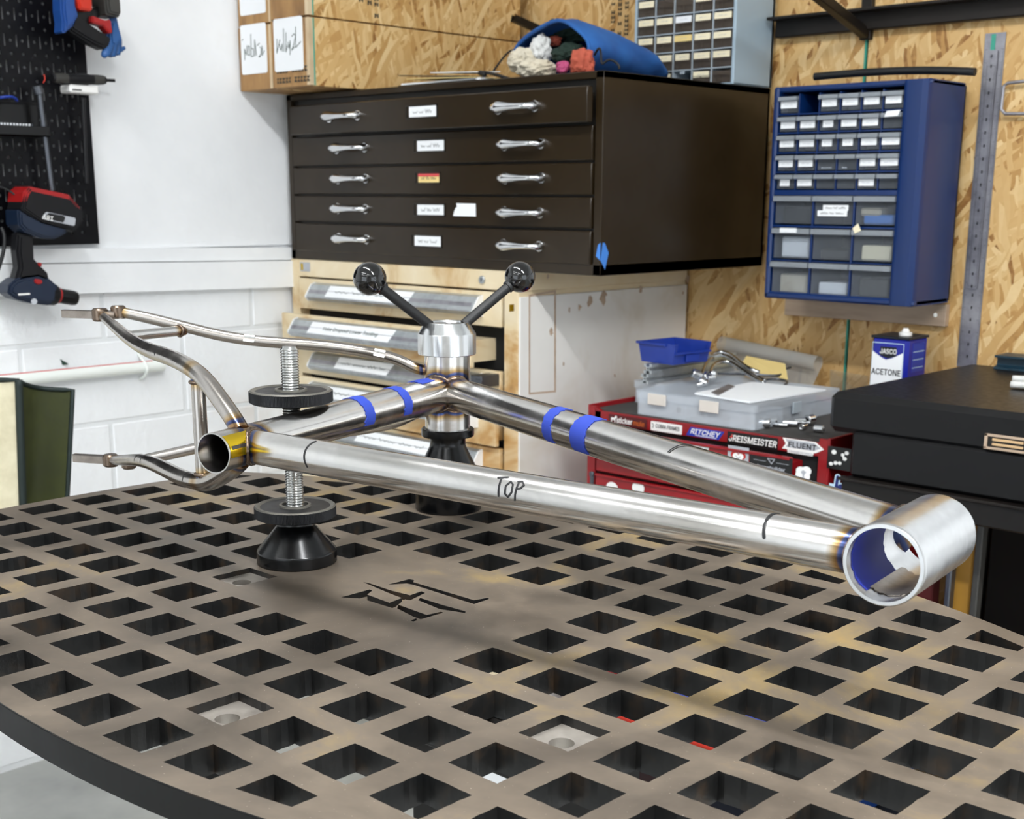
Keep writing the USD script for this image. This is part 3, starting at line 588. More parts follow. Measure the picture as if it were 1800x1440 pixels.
fpart('head_tube', ht, 'frame_bright', label='wide polished tube open at the near end')
def weld(p, d, r, q, e, rb, sgn=1, n=72):
    """The seam where a tube (p, d, r) meets the side of another tube."""
    a, b, c = basis(d); pts = []
    for th in np.arange(n) * 2 * np.pi / n:
        o_ = p + r * (math.cos(th) * a + math.sin(th) * b); lo, hi = 0., .2
        f_ = lambda t: adist((o_ + c * t)[None], q, e)[0] - rb
        ts = np.linspace(0, .09, 181); fv = np.array([f_(t) for t in ts]); k = np.nonzero(fv < 0)[0]
        t = ts[k[-1]] if len(k) else ts[np.argmin(fv)]
        pts.append(o_ + c * t)
    return tube(np.array(pts), .0021 + .00035 * np.sin(np.arange(n) * 2.1), 8, closed=True)
pw = lambda m_, lab=None: part(fr, 'weld_bead', m_, 'weld_metal', lab or 'bronze coloured weld seam', smooth=True)
pw(weld(BB, dST, .0202, BB, NUP, RBB)); pw(weld(BB, dDT, RDT, BB, NUP, RBB)); pw(weld(T0, dTT, RTT, SO, dST, .0184)); pw(weld(T1, -dTT, RTT, HF, hd, RHT)); pw(weld(D1, -dDT, RDT - .001, HF, hd, RHT))
# stays: each lies in the upright plane through the axle and its end on the front triangle, mirrored about the plane of the frame
DX = np.array([-1.385, .7655]); SC = BB + dST * float(np.dot(on(428, 784, 'Z', ZF) - BB, dST))
mir = lambda p_: np.asarray(p_) * [1, 1, -1] + [0, 0, 2 * ZF]
def stay(px, A, B): 
    n_ = np.array([-(B - A)[1], (B - A)[0], 0]); return [onp(x, y, (A[0], A[1], 0), n_) for x, y in px]
ss = stay([(176, 553), (205, 577), (235, 601), (268, 618), (300, 629), (335, 647), (360, 668), (383, 697), (408, 733)], DX, SC[:2]) + [SC + (0, 0, .012)]
cs = stay([(208, 548), (260, 559), (330, 576), (400, 592), (470, 601), (540, 606), (600, 612), (655, 621), (700, 633), (728, 646)], DX + (.03, .012), BB[:2]) + [BB + (-.016, -.012, .024)]
ss = np.array(ss); cs = np.array(cs)
def smooth_path(p_, n=90):
    q_ = spl(p_, n); return q_
SSP, CSP = smooth_path(ss), smooth_path(cs)
rss = np.interp(np.linspace(0, 1, 90), [0, .12, .4, 1], [.0046, .0062, .0082, .0085]); rcs = np.interp(np.linspace(0, 1, 90), [0, .1, .9, 1], [.0058, .0064, .0064, .006])
for k, f_ in enumerate((lambda p_: p_, mir)):
    fpart('seat_stay', tube(f_(SSP), rss, 24), 'stay_steel', ('st',), [(f_(SSP[0]), .002), (f_(SSP[58]), .000)])
    fpart('chain_stay', tube(f_(CSP), rcs, 24), 'stay_steel', ('bb',), [(f_(CSP[0]), .002)])
br0 = SSP[60]
for_bridge = [mir(br0) + (0, 0, .004), br0 - (0, 0, .004)]
fpart('stay_bridge', tube(np.linspace(for_bridge[0], for_bridge[1], 40), .0068, 24), 'stay_steel', (), [(br0, .004), (mir(br0), .004)], label='short upright bridge between the two seat stays')
for e_ in (br0 - (0, 0, .0085), mir(br0) + (0, 0, .0085)): pw(tube(e_ + .0072 * np.array([(math.cos(t), math.sin(t), 0) for t in np.linspace(0, 2 * np.pi, 30)[:-1]]), .0019, 8, closed=True))
# brace from seat stay to chain stay on the upper side
i1 = np.argmin(np.abs(np.array([CX + FPX * (W[0] @ (q - CAM)) / (W[2] @ (q - CAM)) for q in CSP]) - 333))
A_, B_ = SSP[16] + (.004, .004, -.002), CSP[i1] + (-.002, -.004, -.003)
fpart('brace_tube', tube(np.linspace(A_, B_, 40), .0058, 22), 'frame_steel', (), [(B_, .004)])
bd = (B_ - A_) / np.linalg.norm(B_ - A_); ba, bb_, _ = basis(bd)
pw(tube(B_ - bd * .007 + .006 * np.array([math.cos(t) * ba + math.sin(t) * bb_ for t in np.linspace(0, 2 * np.pi, 30)[:-1]]), .0017, 8, closed=True))
# drop-outs: flat plates between the stay ends with a tab to the rear
for k, f_ in enumerate((lambda p_: np.asarray(p_), mir)):
    z = f_(SSP[0])[2]; q0 = f_(SSP[0]); q1 = f_(CSP[0])
    tip = on(110, 551, 'Z', SSP[0][2])[:2]; mid = SSP[0][:2]
    dd = (tip - mid) / np.linalg.norm(tip - mid); nn = np.array([-dd[1], dd[0]])
    tab_ = Polygon([mid + nn * .0045, tip + nn * .0045 - dd * .003, tip + nn * .001, tip - nn * .004, mid - nn * .006])
    pl = unary_union([LineString([q0[:2], q1[:2]]).buffer(.0078), tab_.buffer(.0012)])
    hole = Point(*(q0[:2] * .35 + q1[:2] * .65)).buffer(.0028)
    e = extr(pl.difference(hole), .0085); e.apply_translation((0, 0, z - .0045 if k == 0 else z - .004))
    part(fr, 'drop_out', e, 'drop_steel', 'flat axle plate with a tab to the rear', smooth=30)
    for q_, r_ in ((q0, .0092), (q1, .0085)):
        part(fr, 'drop_out_boss', cyl(q_ - (0, 0, .0075), q_ + (0, 0, .007), r_, n=28, b=.002), 'weld_metal', 'heat-coloured round boss at the end of a stay')
# cable guides on the upper chain stay
for x in (438, 668):
    i = np.argmin(np.abs(np.array([CX + FPX * (W[0] @ (q - CAM)) / (W[2] @ (q - CAM)) for q in CSP]) - x))
    d_ = CSP[i + 1] - CSP[i - 1]; d_ /= np.linalg.norm(d_); sd = np.cross(d_, (0, 0, 1)); sd /= np.linalg.norm(sd); sd = sd if np.dot(sd, CAM - CSP[i]) > 0 else -sd
    up_ = (sd * .9 + np.array([0, 0, .35])); up_ /= np.linalg.norm(up_); ey = np.cross(up_, d_)
    pr_ = Polygon([(-.0042, 0), (.0042, 0), (.0042, .004), (.0018, .004), (.0018, .0018), (-.0018, .0018), (-.0018, .004), (-.0042, .004)])
    part(fr, 'cable_guide', place(extr(pr_, .0125), CSP[i] - d_ * .006 + up_ * .0045, ey, up_, d_), 'thread_steel', 'small brazed cable guide', smooth=False)
# tape, foil and marker on the tubes
def along(p, d, px, py):
    q_ = on(px, py, 'Z', ZF); return float(np.dot(q_ - p, d))
tow = CAM - (BB + SO) / 2
for (px, py), w, a0, a1, mt, lab in (((668, 735), .017, -25, 115, 'painter_tape', 'blue tape band, lower of the pair on the seat tube'), ((724, 716), .015, -25, 115, 'painter_tape', 'blue tape band next to the patch')):
    s = along(BB, dST, px, py); part(fr, 'masking_tape', sector(BB, dST, NUP, s - w / 2, s + w / 2, -a1, -a0, rST(s) + .0001, .0005, 22, 3, .0007, int(px)), mt, lab, smooth=30)
s = along(BB, dST, 742, 700); part(fr, 'masking_tape', sector(BB, dST, NUP, s - .010, s + .016, -28, 20, rST(s) + .0001, .0005, 12, 3, .0025, 3), 'painter_tape', 'blue tape patch on top of the seat tube', smooth=30)
for (px, py), w, lab in (((942, 755), .017, 'narrow blue tape band on the down tube'), ((1002, 772), .026, 'wide blue tape band on the down tube')):
    s = along(D0, dDT, px, py); part(fr, 'masking_tape', sector(D0, dDT, NUP, s - w / 2, s + w / 2, -22, 138, RDT + .0001, .0005, 24, 3, .0008, int(px)), 'painter_tape', lab, smooth=30)
s = LST - .030
part(fr, 'foil_decal', sector(BB, dST, NUP, LST - .034, LST - .0015, -100, -32, .0182, .0002, 20, 2), 'gold_foil', 'gold foil decal near the open end of the seat tube', smooth=30)
part(fr, 'decal_print', sector(BB, dST, NUP, LST - .030, LST - .004, -78, -68, .0184, .0001, 8, 2, .0002, 4), 'decal_black', smooth=30)
part(fr, 'decal_print', sector(BB, dST, NUP, LST - .034, LST - .027, -82, -63, .0184, .0001, 8, 2, .0004, 5), 'decal_black', smooth=30)
def mark(p, d, r, px, py, lines, w=.0018, a0=50, name='marker_line'):
    part(fr, name, wrap_ink(lines, w, p, d, NUP, r, along(p, d, px, py), a0), 'ink', 'black marker pen', smooth=False)
arc = lambda h, k=.003: [[(k * (1 - (2 * t - 1) ** 2) * -1, h * (t - .5)) for t in np.linspace(0, 1, 9)]]
mark(T0, dTT, RTT, 558, 806, arc(.026), .0016, 62); mark(T0, dTT, RTT, 1365, 942, arc(.026, .002), .0022, 32)
mark(D0, dDT, RDT, 1212, 818, [[(-.006, .012), (-.002, .002), (.004, -.006)]], .0014, 12)
TOP = [[(-.013, .0065), (-.0045, .0085)], [(-.0095, .0072), (-.0085, -.0075)], [(.0, .005), (-.003, .001), (-.0025, -.005), (.0005, -.007), (.0035, -.003), (.003, .003), (.0, .005)], [(.0075, .006), (.0068, -.0085)], [(.0062, .006), (.010, .0068), (.0128, .004), (.0105, .0008), (.0075, .0)]]
part(fr, 'marker_writing', wrap_ink([[(x, -y) for x, y in l] for l in TOP], .0014, T0, dTT, NUP, RTT, along(T0, dTT, 915, 866), 66), 'ink', 'the word TOP in black marker', smooth=False)
for (q_, i_) in ((SSP, 40), (mir(SSP), 22), (mir(SSP), 26), (mir(SSP), 52)):
    d_ = q_[i_ + 1] - q_[i_ - 1]; d_ /= np.linalg.norm(d_)
    part(fr, 'marker_line', sector(q_[i_], d_, NUP, -.0004, .0004, -90, 90, rss[i_] + .0001, .0002, 12, 1), 'ink', smooth=False)
# inside the head tube: blue tape and a strip of foil
part(fr, 'masking_tape', sector(HF, hd, NUP, .008, .062, -150, -28, .0226, .0005, 24, 3, .0008, 7), 'painter_tape_dark', 'dark blue tape inside the head tube', smooth=30)
part(fr, 'masking_tape', sector(HF, hd, NUP, .014, .07, 130, 212, .0224, .0006, 18, 3, .0012, 8), 'drop_steel', 'torn strip of foil inside the head tube', smooth=30)

# ================================================================== clamp under and over the bottom bracket
cl = thing('bottom_bracket_clamp', 'black cone stand with polished clamp cap and two ball handles holding the frame', 'clamp', (BB[0], BB[1], ZT))
o2 = (BB[0], BB[1], 0)
part(cl, 'base', lathe([(0, ZT), (.0375, ZT), (.0385, ZT + .0015), (.0385, .938), (.0378, .9395), (.0212, .974), (.0206, .9785), (.0205, .984), (.0215, .9855), (.0300, .9865), (.0305, .988), (.0305, .9945), (.0295, .9955), (0, .9955)], o2, n=72), 'anodised', 'black turned base that flares to the table')
part(cl, 'spindle', cyl((BB[0], BB[1], .9955), (BB[0], BB[1], 1.082), .021, n=48), 'thread_steel')
part(cl, 'cap', lathe([(0, ZF + .0425), (.0322, ZF + .0425), (.0330, ZF + .0433), (.0330, 1.1040), (.0325, 1.1046), (.0255, 1.1165), (.0248, 1.1170), (.0205, 1.1170), (.0195, 1.1155), (0, 1.1155)], o2, n=96), 'turned_alu', 'turned aluminium clamp cap')
for k, (px, py, dp, rk) in enumerate(((650, 490, 1.42, .0182), (914, 487, 1.50, .0178))):
    ball = CAM + ray(px, py) * dp
    a0 = np.array([BB[0], BB[1], 1.098]); d_ = (ball - a0) / np.linalg.norm(ball - a0)
    hnd = part(cl, 'handle', cyl(a0 + d_ * .026, ball - d_ * .012, .0057, n=28), 'black_rubber', 'black steel handle rod')
    s_m = trimesh.creation.icosphere(subdivisions=4, radius=rk); s_m.apply_translation(ball)
    part(hnd, 'ball_knob', s_m, 'knob_black', 'glossy black ball', smooth=True)
    a_, b_, _ = basis(d_)
    part(hnd, 'mould_line', tube(ball + (rk + .00004) * np.array([math.cos(t) * d_ + math.sin(t) * a_ for t in np.linspace(-2.2, 2.2, 40)]), .0002, 6), 'black_rubber', smooth=True)
    part(hnd, 'collar', cyl(ball - d_ * (rk + .002), ball - d_ * (rk - .004), .0072, n=24), 'black_rubber')

# ================================================================== screw jack with two knurled discs
JX, JY = -1.0170, .7618
jk = thing('screw_jack', 'black cone-footed screw jack with threaded rod and two knurled discs at the seat tube', 'screw jack', (JX, JY, ZT))
oj = (JX, JY, 0)
part(jk, 'foot', lathe([(0, ZT), (.0385, ZT), (.0396, ZT + .0012), (.0396, .911), (.0388, .9135), (.0190, .9375), (.0182, .941), (.0182, .9462), (0, .9462)], oj, n=80), 'anodised', 'black turned cone foot')
def knurled(z0, z1, r, name, lab):
    n = 180; a = np.arange(n * 2) * np.pi / n; rr = np.where(np.arange(n * 2) % 2, r, r - .0006)
    e = extr(Polygon(np.stack([rr * np.cos(a), rr * np.sin(a)], 1)), z1 - z0 - .0024); e.apply_translation((JX, JY, z0 + .0012))
    d_ = part(jk, name, cat_([e, lathe([(0, z0), (r - .002, z0), (r - .0006, z0 + .0012), (0, z0 + .0012)], oj, n=90)]), 'knurl', lab, smooth=25)
    part(d_, 'disc_face', lathe([(.0125, z1 - .0026), (.013, z1 + .0008), (.0155, z1 + .0008), (.016, z1 - .0018), (.0335, z1 - .0018), (.036, z1), (r - .0018, z1), (r - .0006, z1 - .0012), (.0125, z1 - .0026)], oj, n=90), 'disc_top', 'worn grey face of the disc')
knurled(.9464, .9582, .0403, 'disc', 'lower knurled disc'); knurled(ZF + .0225, ZF + .0350, .0405, 'disc', 'upper knurled disc')
part(jk, 'hub', cyl((JX, JY, ZF + .0195), (JX, JY, ZF + .0225), .0145, n=32), 'black_plastic')
zz_ = np.linspace(.9464, 1.1125, 900); pit = .0026
th_ = [(0, .9462)] + [(.0084 + .00055 * (1 - abs(((z - .9464) / pit % 1) * 2 - 1) * 1.9), z) for z in zz_] + [(.0068, 1.1145), (0, 1.1145)]
part(jk, 'threaded_rod', lathe(th_, oj, n=40), 'thread_steel', 'bright threaded steel rod', smooth=25)
# ================================================================== blue wall cabinet of small drawers
BYF = 2.42; bx0, bx1, bz0, bz1 = -1.551, -1.206, 1.045, 1.475
bc = thing('parts_cabinet', 'blue plastic wall cabinet with small clear drawers hanging on the strand board', 'parts cabinet', ((bx0 + bx1) / 2, 2.5, bz0))
BQ = lambda px, py: on(px, py, 'Y', BYF)
ia, ib = bx0 + .012, bx1 - .052          # inner bay left and right
rows = [(160, 196), (197, 231), (231, 266), (267, 301), (302, 335)]; big = [(343, 398), (402, 461), (463, 525)]
def zat(py, px=1480): return BQ(px, py)[2]
zr = [zat(a) for a, b in rows] + [zat(rows[-1][1])]; zb_ = [(zat(a), zat(b)) for a, b in big]
part(bc, 'inner_back', box(ia, ib, 2.548, 2.556, bz0 + .012, bz1 - .01, 0), 'dark_gap', smooth=False)
P_ = [box(bx0, ia, BYF, 2.57, bz0, bz1, .004), box(bx0, bx1, BYF + .004, 2.57, bz1 - .011, bz1, .004), box(bx0, bx1, BYF, 2.57, bz0, bz0 + .014, .004), box(ia - .002, ib + .002, 2.555, 2.57, bz0, bz1, .001)]
sidep = Polygon([(ib, BYF), (ib + .008, BYF - .004), (bx1 - .014, BYF - .004), (bx1 - .004, BYF + .002), (bx1, BYF + .014), (bx1, 2.57), (ib, 2.57)])
e = extr(sidep, bz1 - bz0 - .002); e.apply_translation((0, 0, bz0 + .001)); P_.append(e)
for z in zr[1:-1]: P_.append(box(ia, ib, BYF + .004, 2.56, z - .0015, z + .0015, .0005))
P_.append(box(ia, ib, BYF + .002, 2.56, zb_[0][0] - .001, zr[-1] + .001, .001))
for (a, b), (c, d_) in zip(zb_[:-1], zb_[1:]): P_.append(box(ia, ib, BYF + .003, 2.56, c, b, .001))
cw = (ib - ia) / 6; bw = (ib - ia) / 3
for k in range(1, 6): P_.append(box(ia + k * cw - .0012, ia + k * cw + .0012, BYF + .006, 2.56, zr[-1], zr[0], .0003))
for k in range(1, 3): P_.append(box(ia + k * bw - .0018, ia + k * bw + .0018, BYF + .004, 2.56, bz0 + .01, zb_[0][0], .0003))
part(bc, 'body', cat_(P_), 'blue_plastic', smooth=30)
part(bc, 'back_panel', box(bx0 + .003, bx1 - .003, 2.57, 2.584, bz0 + .004, bz1 - .004, .002), 'dark_gap', smooth=False)
def drawer(t, x0, x1, z0, z1, yf, depth, lip, wall=.0012, mat='frosted'):
    y1 = yf + depth; ta = .004
    m_ = [box(x0, x1, yf, yf + wall, z0 + .001, z1 - lip * .5, .0004), box(x0, x0 + wall, yf, y1, z0, z1 - .003, .0003), box(x1 - wall, x1, yf, y1, z0, z1 - .003, .0003), box(x0, x1, yf, y1, z0, z0 + wall, .0003), box(x0, x1, y1 - wall, y1, z0, z1 - .003, .0003)]
    d_ = part(t, 'drawer', cat_(m_), mat, smooth=False)
    lp = extr(Polygon([(yf + .003, z1), (yf - .011, z1 - .0015), (yf - .012, z1 - lip + .001), (yf - .0095, z1 - lip), (yf + .0005, z1 - lip + .003), (yf + .003, z1 - lip + .004)]), x1 - x0 + .002)
    part(d_, 'lip', place(lp, (x0 - .001, 0, 0), (0, 1, 0), (0, 0, 1), (1, 0, 0)), 'frosted_lip', smooth=False)
    return d_
rb = random.Random(9)
LB = ['LOMMMM', 'MMSMML', 'MMSSML', 'MMOOML', 'SMOOMO']       # O = no label, S/M/L = label widths
for r_ in range(5):
    for c in range(6):
        if r_ == 0 and c == 1: continue                        # an empty bay
        x0, x1 = ia + c * cw + .003, ia + (c + 1) * cw - .003; z1, z0 = zr[r_] - .004, zr[r_ + 1] + .003
        d_ = drawer(bc, x0, x1, z0, z1, BYF + .008, .12, .010)
        k = LB[r_][c]
        if r_ == 1 and c == 5:
            part(d_, 'label_card', hull([(x0 + .008, BYF - .0055, z1 - .009), (x1 - .004, BYF - .0055, z1 - .008), (x0 + .012, BYF - .005, z1 + .002), (x1, BYF - .005, z1 + .003), (x0 + .008, BYF - .0045, z1 - .009), (x1, BYF - .004, z1 + .003)]), 'card', smooth=False); continue
        if k == 'O':
            if r_ == 3:
                ms = []
                for q in range(4 if c == 2 else 2):
                    s_m = trimesh.creation.icosphere(subdivisions=1, radius=.0032); s_m.apply_translation((x0 + .008 + q * .006, BYF + .014, z0 + .005)); ms.append(s_m)
                part(d_, 'small_fittings', cat_(ms), 'chrome', smooth=True)
            continue
        lw = {'S': .56, 'M': .82, 'L': .92}[k] * (x1 - x0); lh = .0135; xc = (x0 + x1) / 2 - .001; zc = z1 - .017
        c_ = part(d_, 'label_card', place(extr(rrect(lw, lh, .001), .0012), (xc, BYF + .0068, zc), (1, 0, 0), (0, 0, 1)), 'card', smooth=False)
        part(d_, 'print', place(scribble(lw * .55, .0025, [3, 3], rb, .0003), (xc, BYF + .0054, zc), (1, 0, 0), (0, 0, 1)), 'sticker_grey', smooth=False)
        part(d_, 'contents', box(x0 + .002, x1 - .002, BYF + .03, BYF + .1, z0 + .0015, z0 + rb.uniform(.008, .018), .001), rb.choice(['dark_steel', 'tool_grey', 'dark_steel']), smooth=False)
for r_ in range(3):
    for c in range(3):
        x0, x1 = ia + c * bw + .003, ia + (c + 1) * bw - .003; z1, z0 = zb_[r_][0] - .001, zb_[r_][1] + .003
        d_ = drawer(bc, x0, x1, z0, z1, BYF + .008, .13, .012)
        if (r_, c) == (0, 1):
            for dz, dx, w in ((-.024, .004, .058), (-.035, -.003, .068)):
                part(d_, 'label_card', box((x0 + x1) / 2 + dx - w / 2, (x0 + x1) / 2 + dx + w / 2, BYF + .0062, BYF + .0076, z1 + dz - .006, z1 + dz + .0055, .0003), 'card', smooth=False)
                part(d_, 'print', place(scribble(w * .8, .005, [4, 2, 4], rb, .0006), ((x0 + x1) / 2 + dx, BYF + .0060, z1 + dz), (1, 0, 0), (0, 0, 1)), 'ink', smooth=False)
        if (r_, c) == (1, 0): part(d_, 'label_card', box(x0 + .02, x0 + .06, BYF - .0052, BYF - .0035, z1 - .0095, z1, .0003), 'card', smooth=False)
        if (r_, c) == (1, 2): part(d_, 'label_scrap', hull([(x0 + .008, BYF - .006, z1 - .008), (x0 + .022, BYF - .006, z1 - .002), (x0 + .012, BYF - .002, z1 + .012), (x0 + .0, BYF - .002, z1 + .002), (x0 + .01, BYF - .004, z1)]), 'card_cream', smooth=False)
        inside = {(0, 0): ('dark_steel', .6), (0, 2): ('tape_light', .35), (1, 0): ('card', .7), (1, 1): ('tool_grey', .35), (1, 2): ('card_cream', .5), (2, 0): ('cloth_cream', .6), (2, 1): ('card', .4), (2, 2): ('tool_grey', .6)}.get((r_, c))
        if inside: part(d_, 'contents', box(x0 + .012, x1 - .01, BYF + .018, BYF + .1, z0 + .0015, z0 + (z1 - z0) * inside[1], .003), inside[0], smooth=False)
        if (r_, c) == (0, 2): part(d_, 'contents', box(x0 + .004, x0 + .05, BYF + .016, BYF + .05, z0 + .018, z0 + .034, .004), 'cloth_cream', smooth=False)
single('black_rod', tube(spl([on(1432, 138, 'Y', 2.47) + (0, 0, .0), on(1490, 133, 'Y', 2.47), on(1580, 128, 'Y', 2.47), on(1714, 130, 'Y', 2.47)], 40) + (0, 0, .0035), .0075, 18), 'black_rubber', 'bent black rubber rod lying across the top of the blue cabinet', 'rod')
q0, q1 = on(1384, 533, 'Y', 2.595), on(1665, 574, 'Y', 2.595)
wp = thing('mounting_board', 'grey wooden mounting board screwed to the wall below the blue cabinet', 'board', ((q0[0] + q1[0]) / 2, 2.59, q1[2]))
part(wp, 'board', box(q0[0], q1[0], 2.584, 2.6, q1[2], q1[2] + .045, .001), 'grey_plank', smooth=False)
q = on(1645, 554, 'Y', 2.584); part(wp, 'screw', cyl((q[0], 2.585, q[2]), (q[0], 2.5815, q[2]), .0045, n=16), 'chrome')

# ================================================================== grey cabinet of clear drawers on the flat file
GYF = 2.437; gx1 = -1.663
ga_ = on(1116, 20, 'Y', GYF); gx0 = ga_[0]
gz0 = FZ1 + .0015; gz1 = gz0 + .30
gc_ = thing('parts_cabinet', 'grey metal cabinet of small clear drawers with paper labels on the flat file', 'parts cabinet', ((gx0 + gx1) / 2, 2.51, gz0))
rzs = [on(1205, y, 'Y', GYF)[2] for y in (123, 90, 56, 22, -13, -47, -81)]
pt = rzs[0] - rzs[1]
gb = [box(gx0, gx0 + .006, GYF, 2.585, gz0, gz1, .001), box(gx1 - .008, gx1, GYF, 2.585, gz0, gz1, .0015), box(gx0, gx1, 2.575, 2.585, gz0, gz1, .001), box(gx0, gx1, GYF, 2.585, gz1 - .006, gz1, .001), box(gx0, gx1, GYF + .002, 2.585, gz0, gz0 + .004, .001)]
part(gc_, 'body', cat_(gb), 'grey_blue', smooth=False)
gcw = (gx1 - .008 - gx0 - .006) / 5; dz = abs(pt)
nrow = 7; zrow = [rzs[0] + k * dz for k in range(-1, nrow + 1)]
rib = [box(gx0 + .006, gx1 - .008, GYF + .001, 2.57, z - .0012, z + .0012, .0003) for z in zrow if gz0 < z < gz1] + [box(gx0 + .006 + k * gcw - .0012, gx0 + .006 + k * gcw + .0012, GYF + .001, 2.57, gz0 + .003, gz1 - .004, .0003) for k in range(1, 5)]
part(gc_, 'divider_grid', cat_(rib), 'grey_rib', smooth=False)
part(gc_, 'inner_back', box(gx0 + .006, gx1 - .008, 2.568, 2.572, gz0 + .004, gz1 - .005, 0), 'dark_gap', smooth=False)
rg2 = random.Random(12)
for k in range(nrow + 1):
    z0, z1 = zrow[k] + .002, zrow[k] + dz - .002
    if z1 > gz1 - .005: continue
    z0 = max(z0, gz0 + .005)
    for c in range(5):
        x0 = gx0 + .006 + c * gcw + .002; x1 = x0 + gcw - .004
        if k == 1 - 1 and c in (0, 2):                       # empty bays of the lowest visible row
            part(gc_, 'drawer_stop', box((x0 + x1) / 2 - .006, (x0 + x1) / 2 + .006, GYF + .001, GYF + .004, z1 - .006, z1, .0003), 'grey_rib', smooth=False); continue
        yy = GYF + .003
        m_ = [box(x0, x1, yy, yy + .001, z0, z1 - .004, .0003), box(x0, x0 + .001, yy, yy + .11, z0, z1 - .002, .0002), box(x1 - .001, x1, yy, yy + .11, z0, z1 - .002, .0002), box(x0, x1, yy, yy + .11, z0, z0 + .001, .0002)]
        d_ = part(gc_, 'drawer', cat_(m_), 'clear_brown', smooth=False)
        part(d_, 'drawer_pull', cat_([box(x0 + .004, x1 - .004, yy - .006, yy + .0005, z0 + .0145, z0 + .016, .0003), box((x0 + x1) / 2 - .001, (x0 + x1) / 2 + .001, yy - .005, yy, z0 + .002, z0 + .0145, .0002)]), 'clear_brown', smooth=False)
        part(d_, 'contents', box(x0 + .002, x1 - .002, yy + .012, yy + .09, z0 + .0012, z0 + rg2.uniform(.008, .02), .001), rg2.choice(['dark_steel', 'dark_gap', 'tool_grey']), smooth=False)
        if not (k == 0 and c == 4) and not (k == 4 and c in (1, 2)):
            mt = 'card_cream' if rg2.random() < .8 else 'card'
            if k == 2 and c == 2: mt = 'card_yellow'
            zc = z1 - .0095; w = (x1 - x0) * rg2.uniform(.78, .98)
            part(d_, 'label_card', place(extr(rrect(w, .0130, .0008), .0012), ((x0 + x1) / 2 - .001, yy - .0002, zc), (1, 0, 0), (0, 0, 1)), mt, smooth=False)
            part(d_, 'print', place(scribble(w * .45, .003, [3, 2], rg2, .0003), ((x0 + x1) / 2 - .001, yy - .0016, zc), (1, 0, 0), (0, 0, 1)), 'sticker_grey', smooth=False)

# ================================================================== drawstring bag of rags, papers and steel channel on the flat file
ZB = FZ1 + .0008
bagc = on(985, 130, 'Z', ZB)
bo = CAM + ray(990, 84) * 2.62; bo[2] = ZB
def cloth_lump(c, r, seed, sub=4, amp=.27, fr_=9.0, cut=True):
    m_ = trimesh.creation.icosphere(subdivisions=sub, radius=1.0); v = np.asarray(m_.vertices)
    n_ = meshkit.fbm(v * 1.6 + seed * 7.7, 3, seed) - .5; n2 = np.abs(meshkit.fbm(v * 2.3 + seed * 3.1, 2, seed + 9) - .5) * 2; w_ = np.sin(fr_ * (v[:, 0] * math.sin(seed) + v[:, 1] * math.cos(seed) + .9 * n_)) * .07 - .15 * (1 - n2) ** 4 + .05
    v = v * (1 + amp * 2 * n_ + w_)[:, None] * np.asarray(r); v = v + np.asarray(c)
    if cut: v[:, 2] = np.maximum(v[:, 2], ZB)
    m_.vertices = v; return m_
# bag: a soft sack on its side, mouth towards the camera-left, narrowing to the right rear
axd = np.array([.10, .95, 0]); axd /= np.linalg.norm(axd); axs = np.array([-axd[1], axd[0], 0])
pm_ = on(975, 127, 'Z', ZB); pm_ = CAM + (pm_ - CAM) * 1.0
mouth = np.array([-1.902, 2.12, ZB])
def ring(t, n=56):
    a = np.arange(n) * 2 * np.pi / n
    wid = np.interp(t, [0, .12, .45, .8, 1], [.118, .122, .114, .098, .07]); hgt = np.interp(t, [0, .12, .45, .8, 1], [.054, .057, .052, .042, .03])
    c = mouth + axd * (t * .28); c = np.array([c[0], c[1], ZB + hgt * .98])
    x_ = np.cos(a) * wid; z_ = np.sin(a) * hgt
    peak = np.where(np.sin(a) > 0, 1 + .22 * np.exp(-((a - 1.3) / .5) ** 2) * (1 - t), 1)
    z_ = z_ * peak; z_ = np.maximum(z_, -hgt * .95)
    wr = 1 + .03 * np.sin(5 * a + 9 * t) * (.4 + t)
    return c + axs[None] * (x_ * wr)[:, None] * -1 + np.array([0, 0, 1.])[None] * z_[:, None]
ts = np.linspace(0, 1, 26); R_ = np.array([ring(t) for t in ts]); n = R_.shape[1]
Ri = np.array([ring(t) for t in ts]); cen = Ri.mean(1, keepdims=True); Ri = cen + (Ri - cen) * .955
V = np.vstack([R_.reshape(-1, 3), Ri.reshape(-1, 3)]); off = len(ts) * n; F = []
for i in range(len(ts) - 1):
    for j in range(n):
        j2 = (j + 1) % n; a, b, c, d_ = i * n + j, i * n + j2, (i + 1) * n + j2, (i + 1) * n + j
        F += [(a, c, b), (a, d_, c), (a + off, b + off, c + off), (a + off, c + off, d_ + off)]
for j in range(n):
    j2 = (j + 1) % n; F += [(j, j2, j2 + off), (j, j2 + off, j + off)]
e0 = (len(ts) - 1) * n; V = np.vstack([V, R_[-1].mean(0) + axd * .012, Ri[-1].mean(0)])
for j in range(n):
    j2 = (j + 1) % n; F += [(e0 + j, len(V) - 2, e0 + j2), (off + e0 + j, off + e0 + j2, len(V) - 1)]
bagm = trimesh.Trimesh(V, F, process=False); bagm.fix_normals()
bag = thing('drawstring_bag', 'bright blue drawstring bag lying open with rags spilling out on the flat file', 'bag', (mouth[0], mouth[1], ZB))
part(bag, 'sack', bagm, 'cloth_blue', smooth=True)
part(bag, 'hem', tube(R_[0] * .5 + Ri[0] * .5 - axd * .001, .0042, 10, closed=True), 'cloth_blue', 'thick hem around the mouth', smooth=True)
mp = lambda ang, k=1.0: mouth * [1, 1, 0] + np.array([0, 0, ZB + .054]) - axs * math.cos(ang) * .118 * k + np.array([0, 0, math.sin(ang) * .054 * k])
ql = on(882, 98, 'Y', mouth[1] - .03)
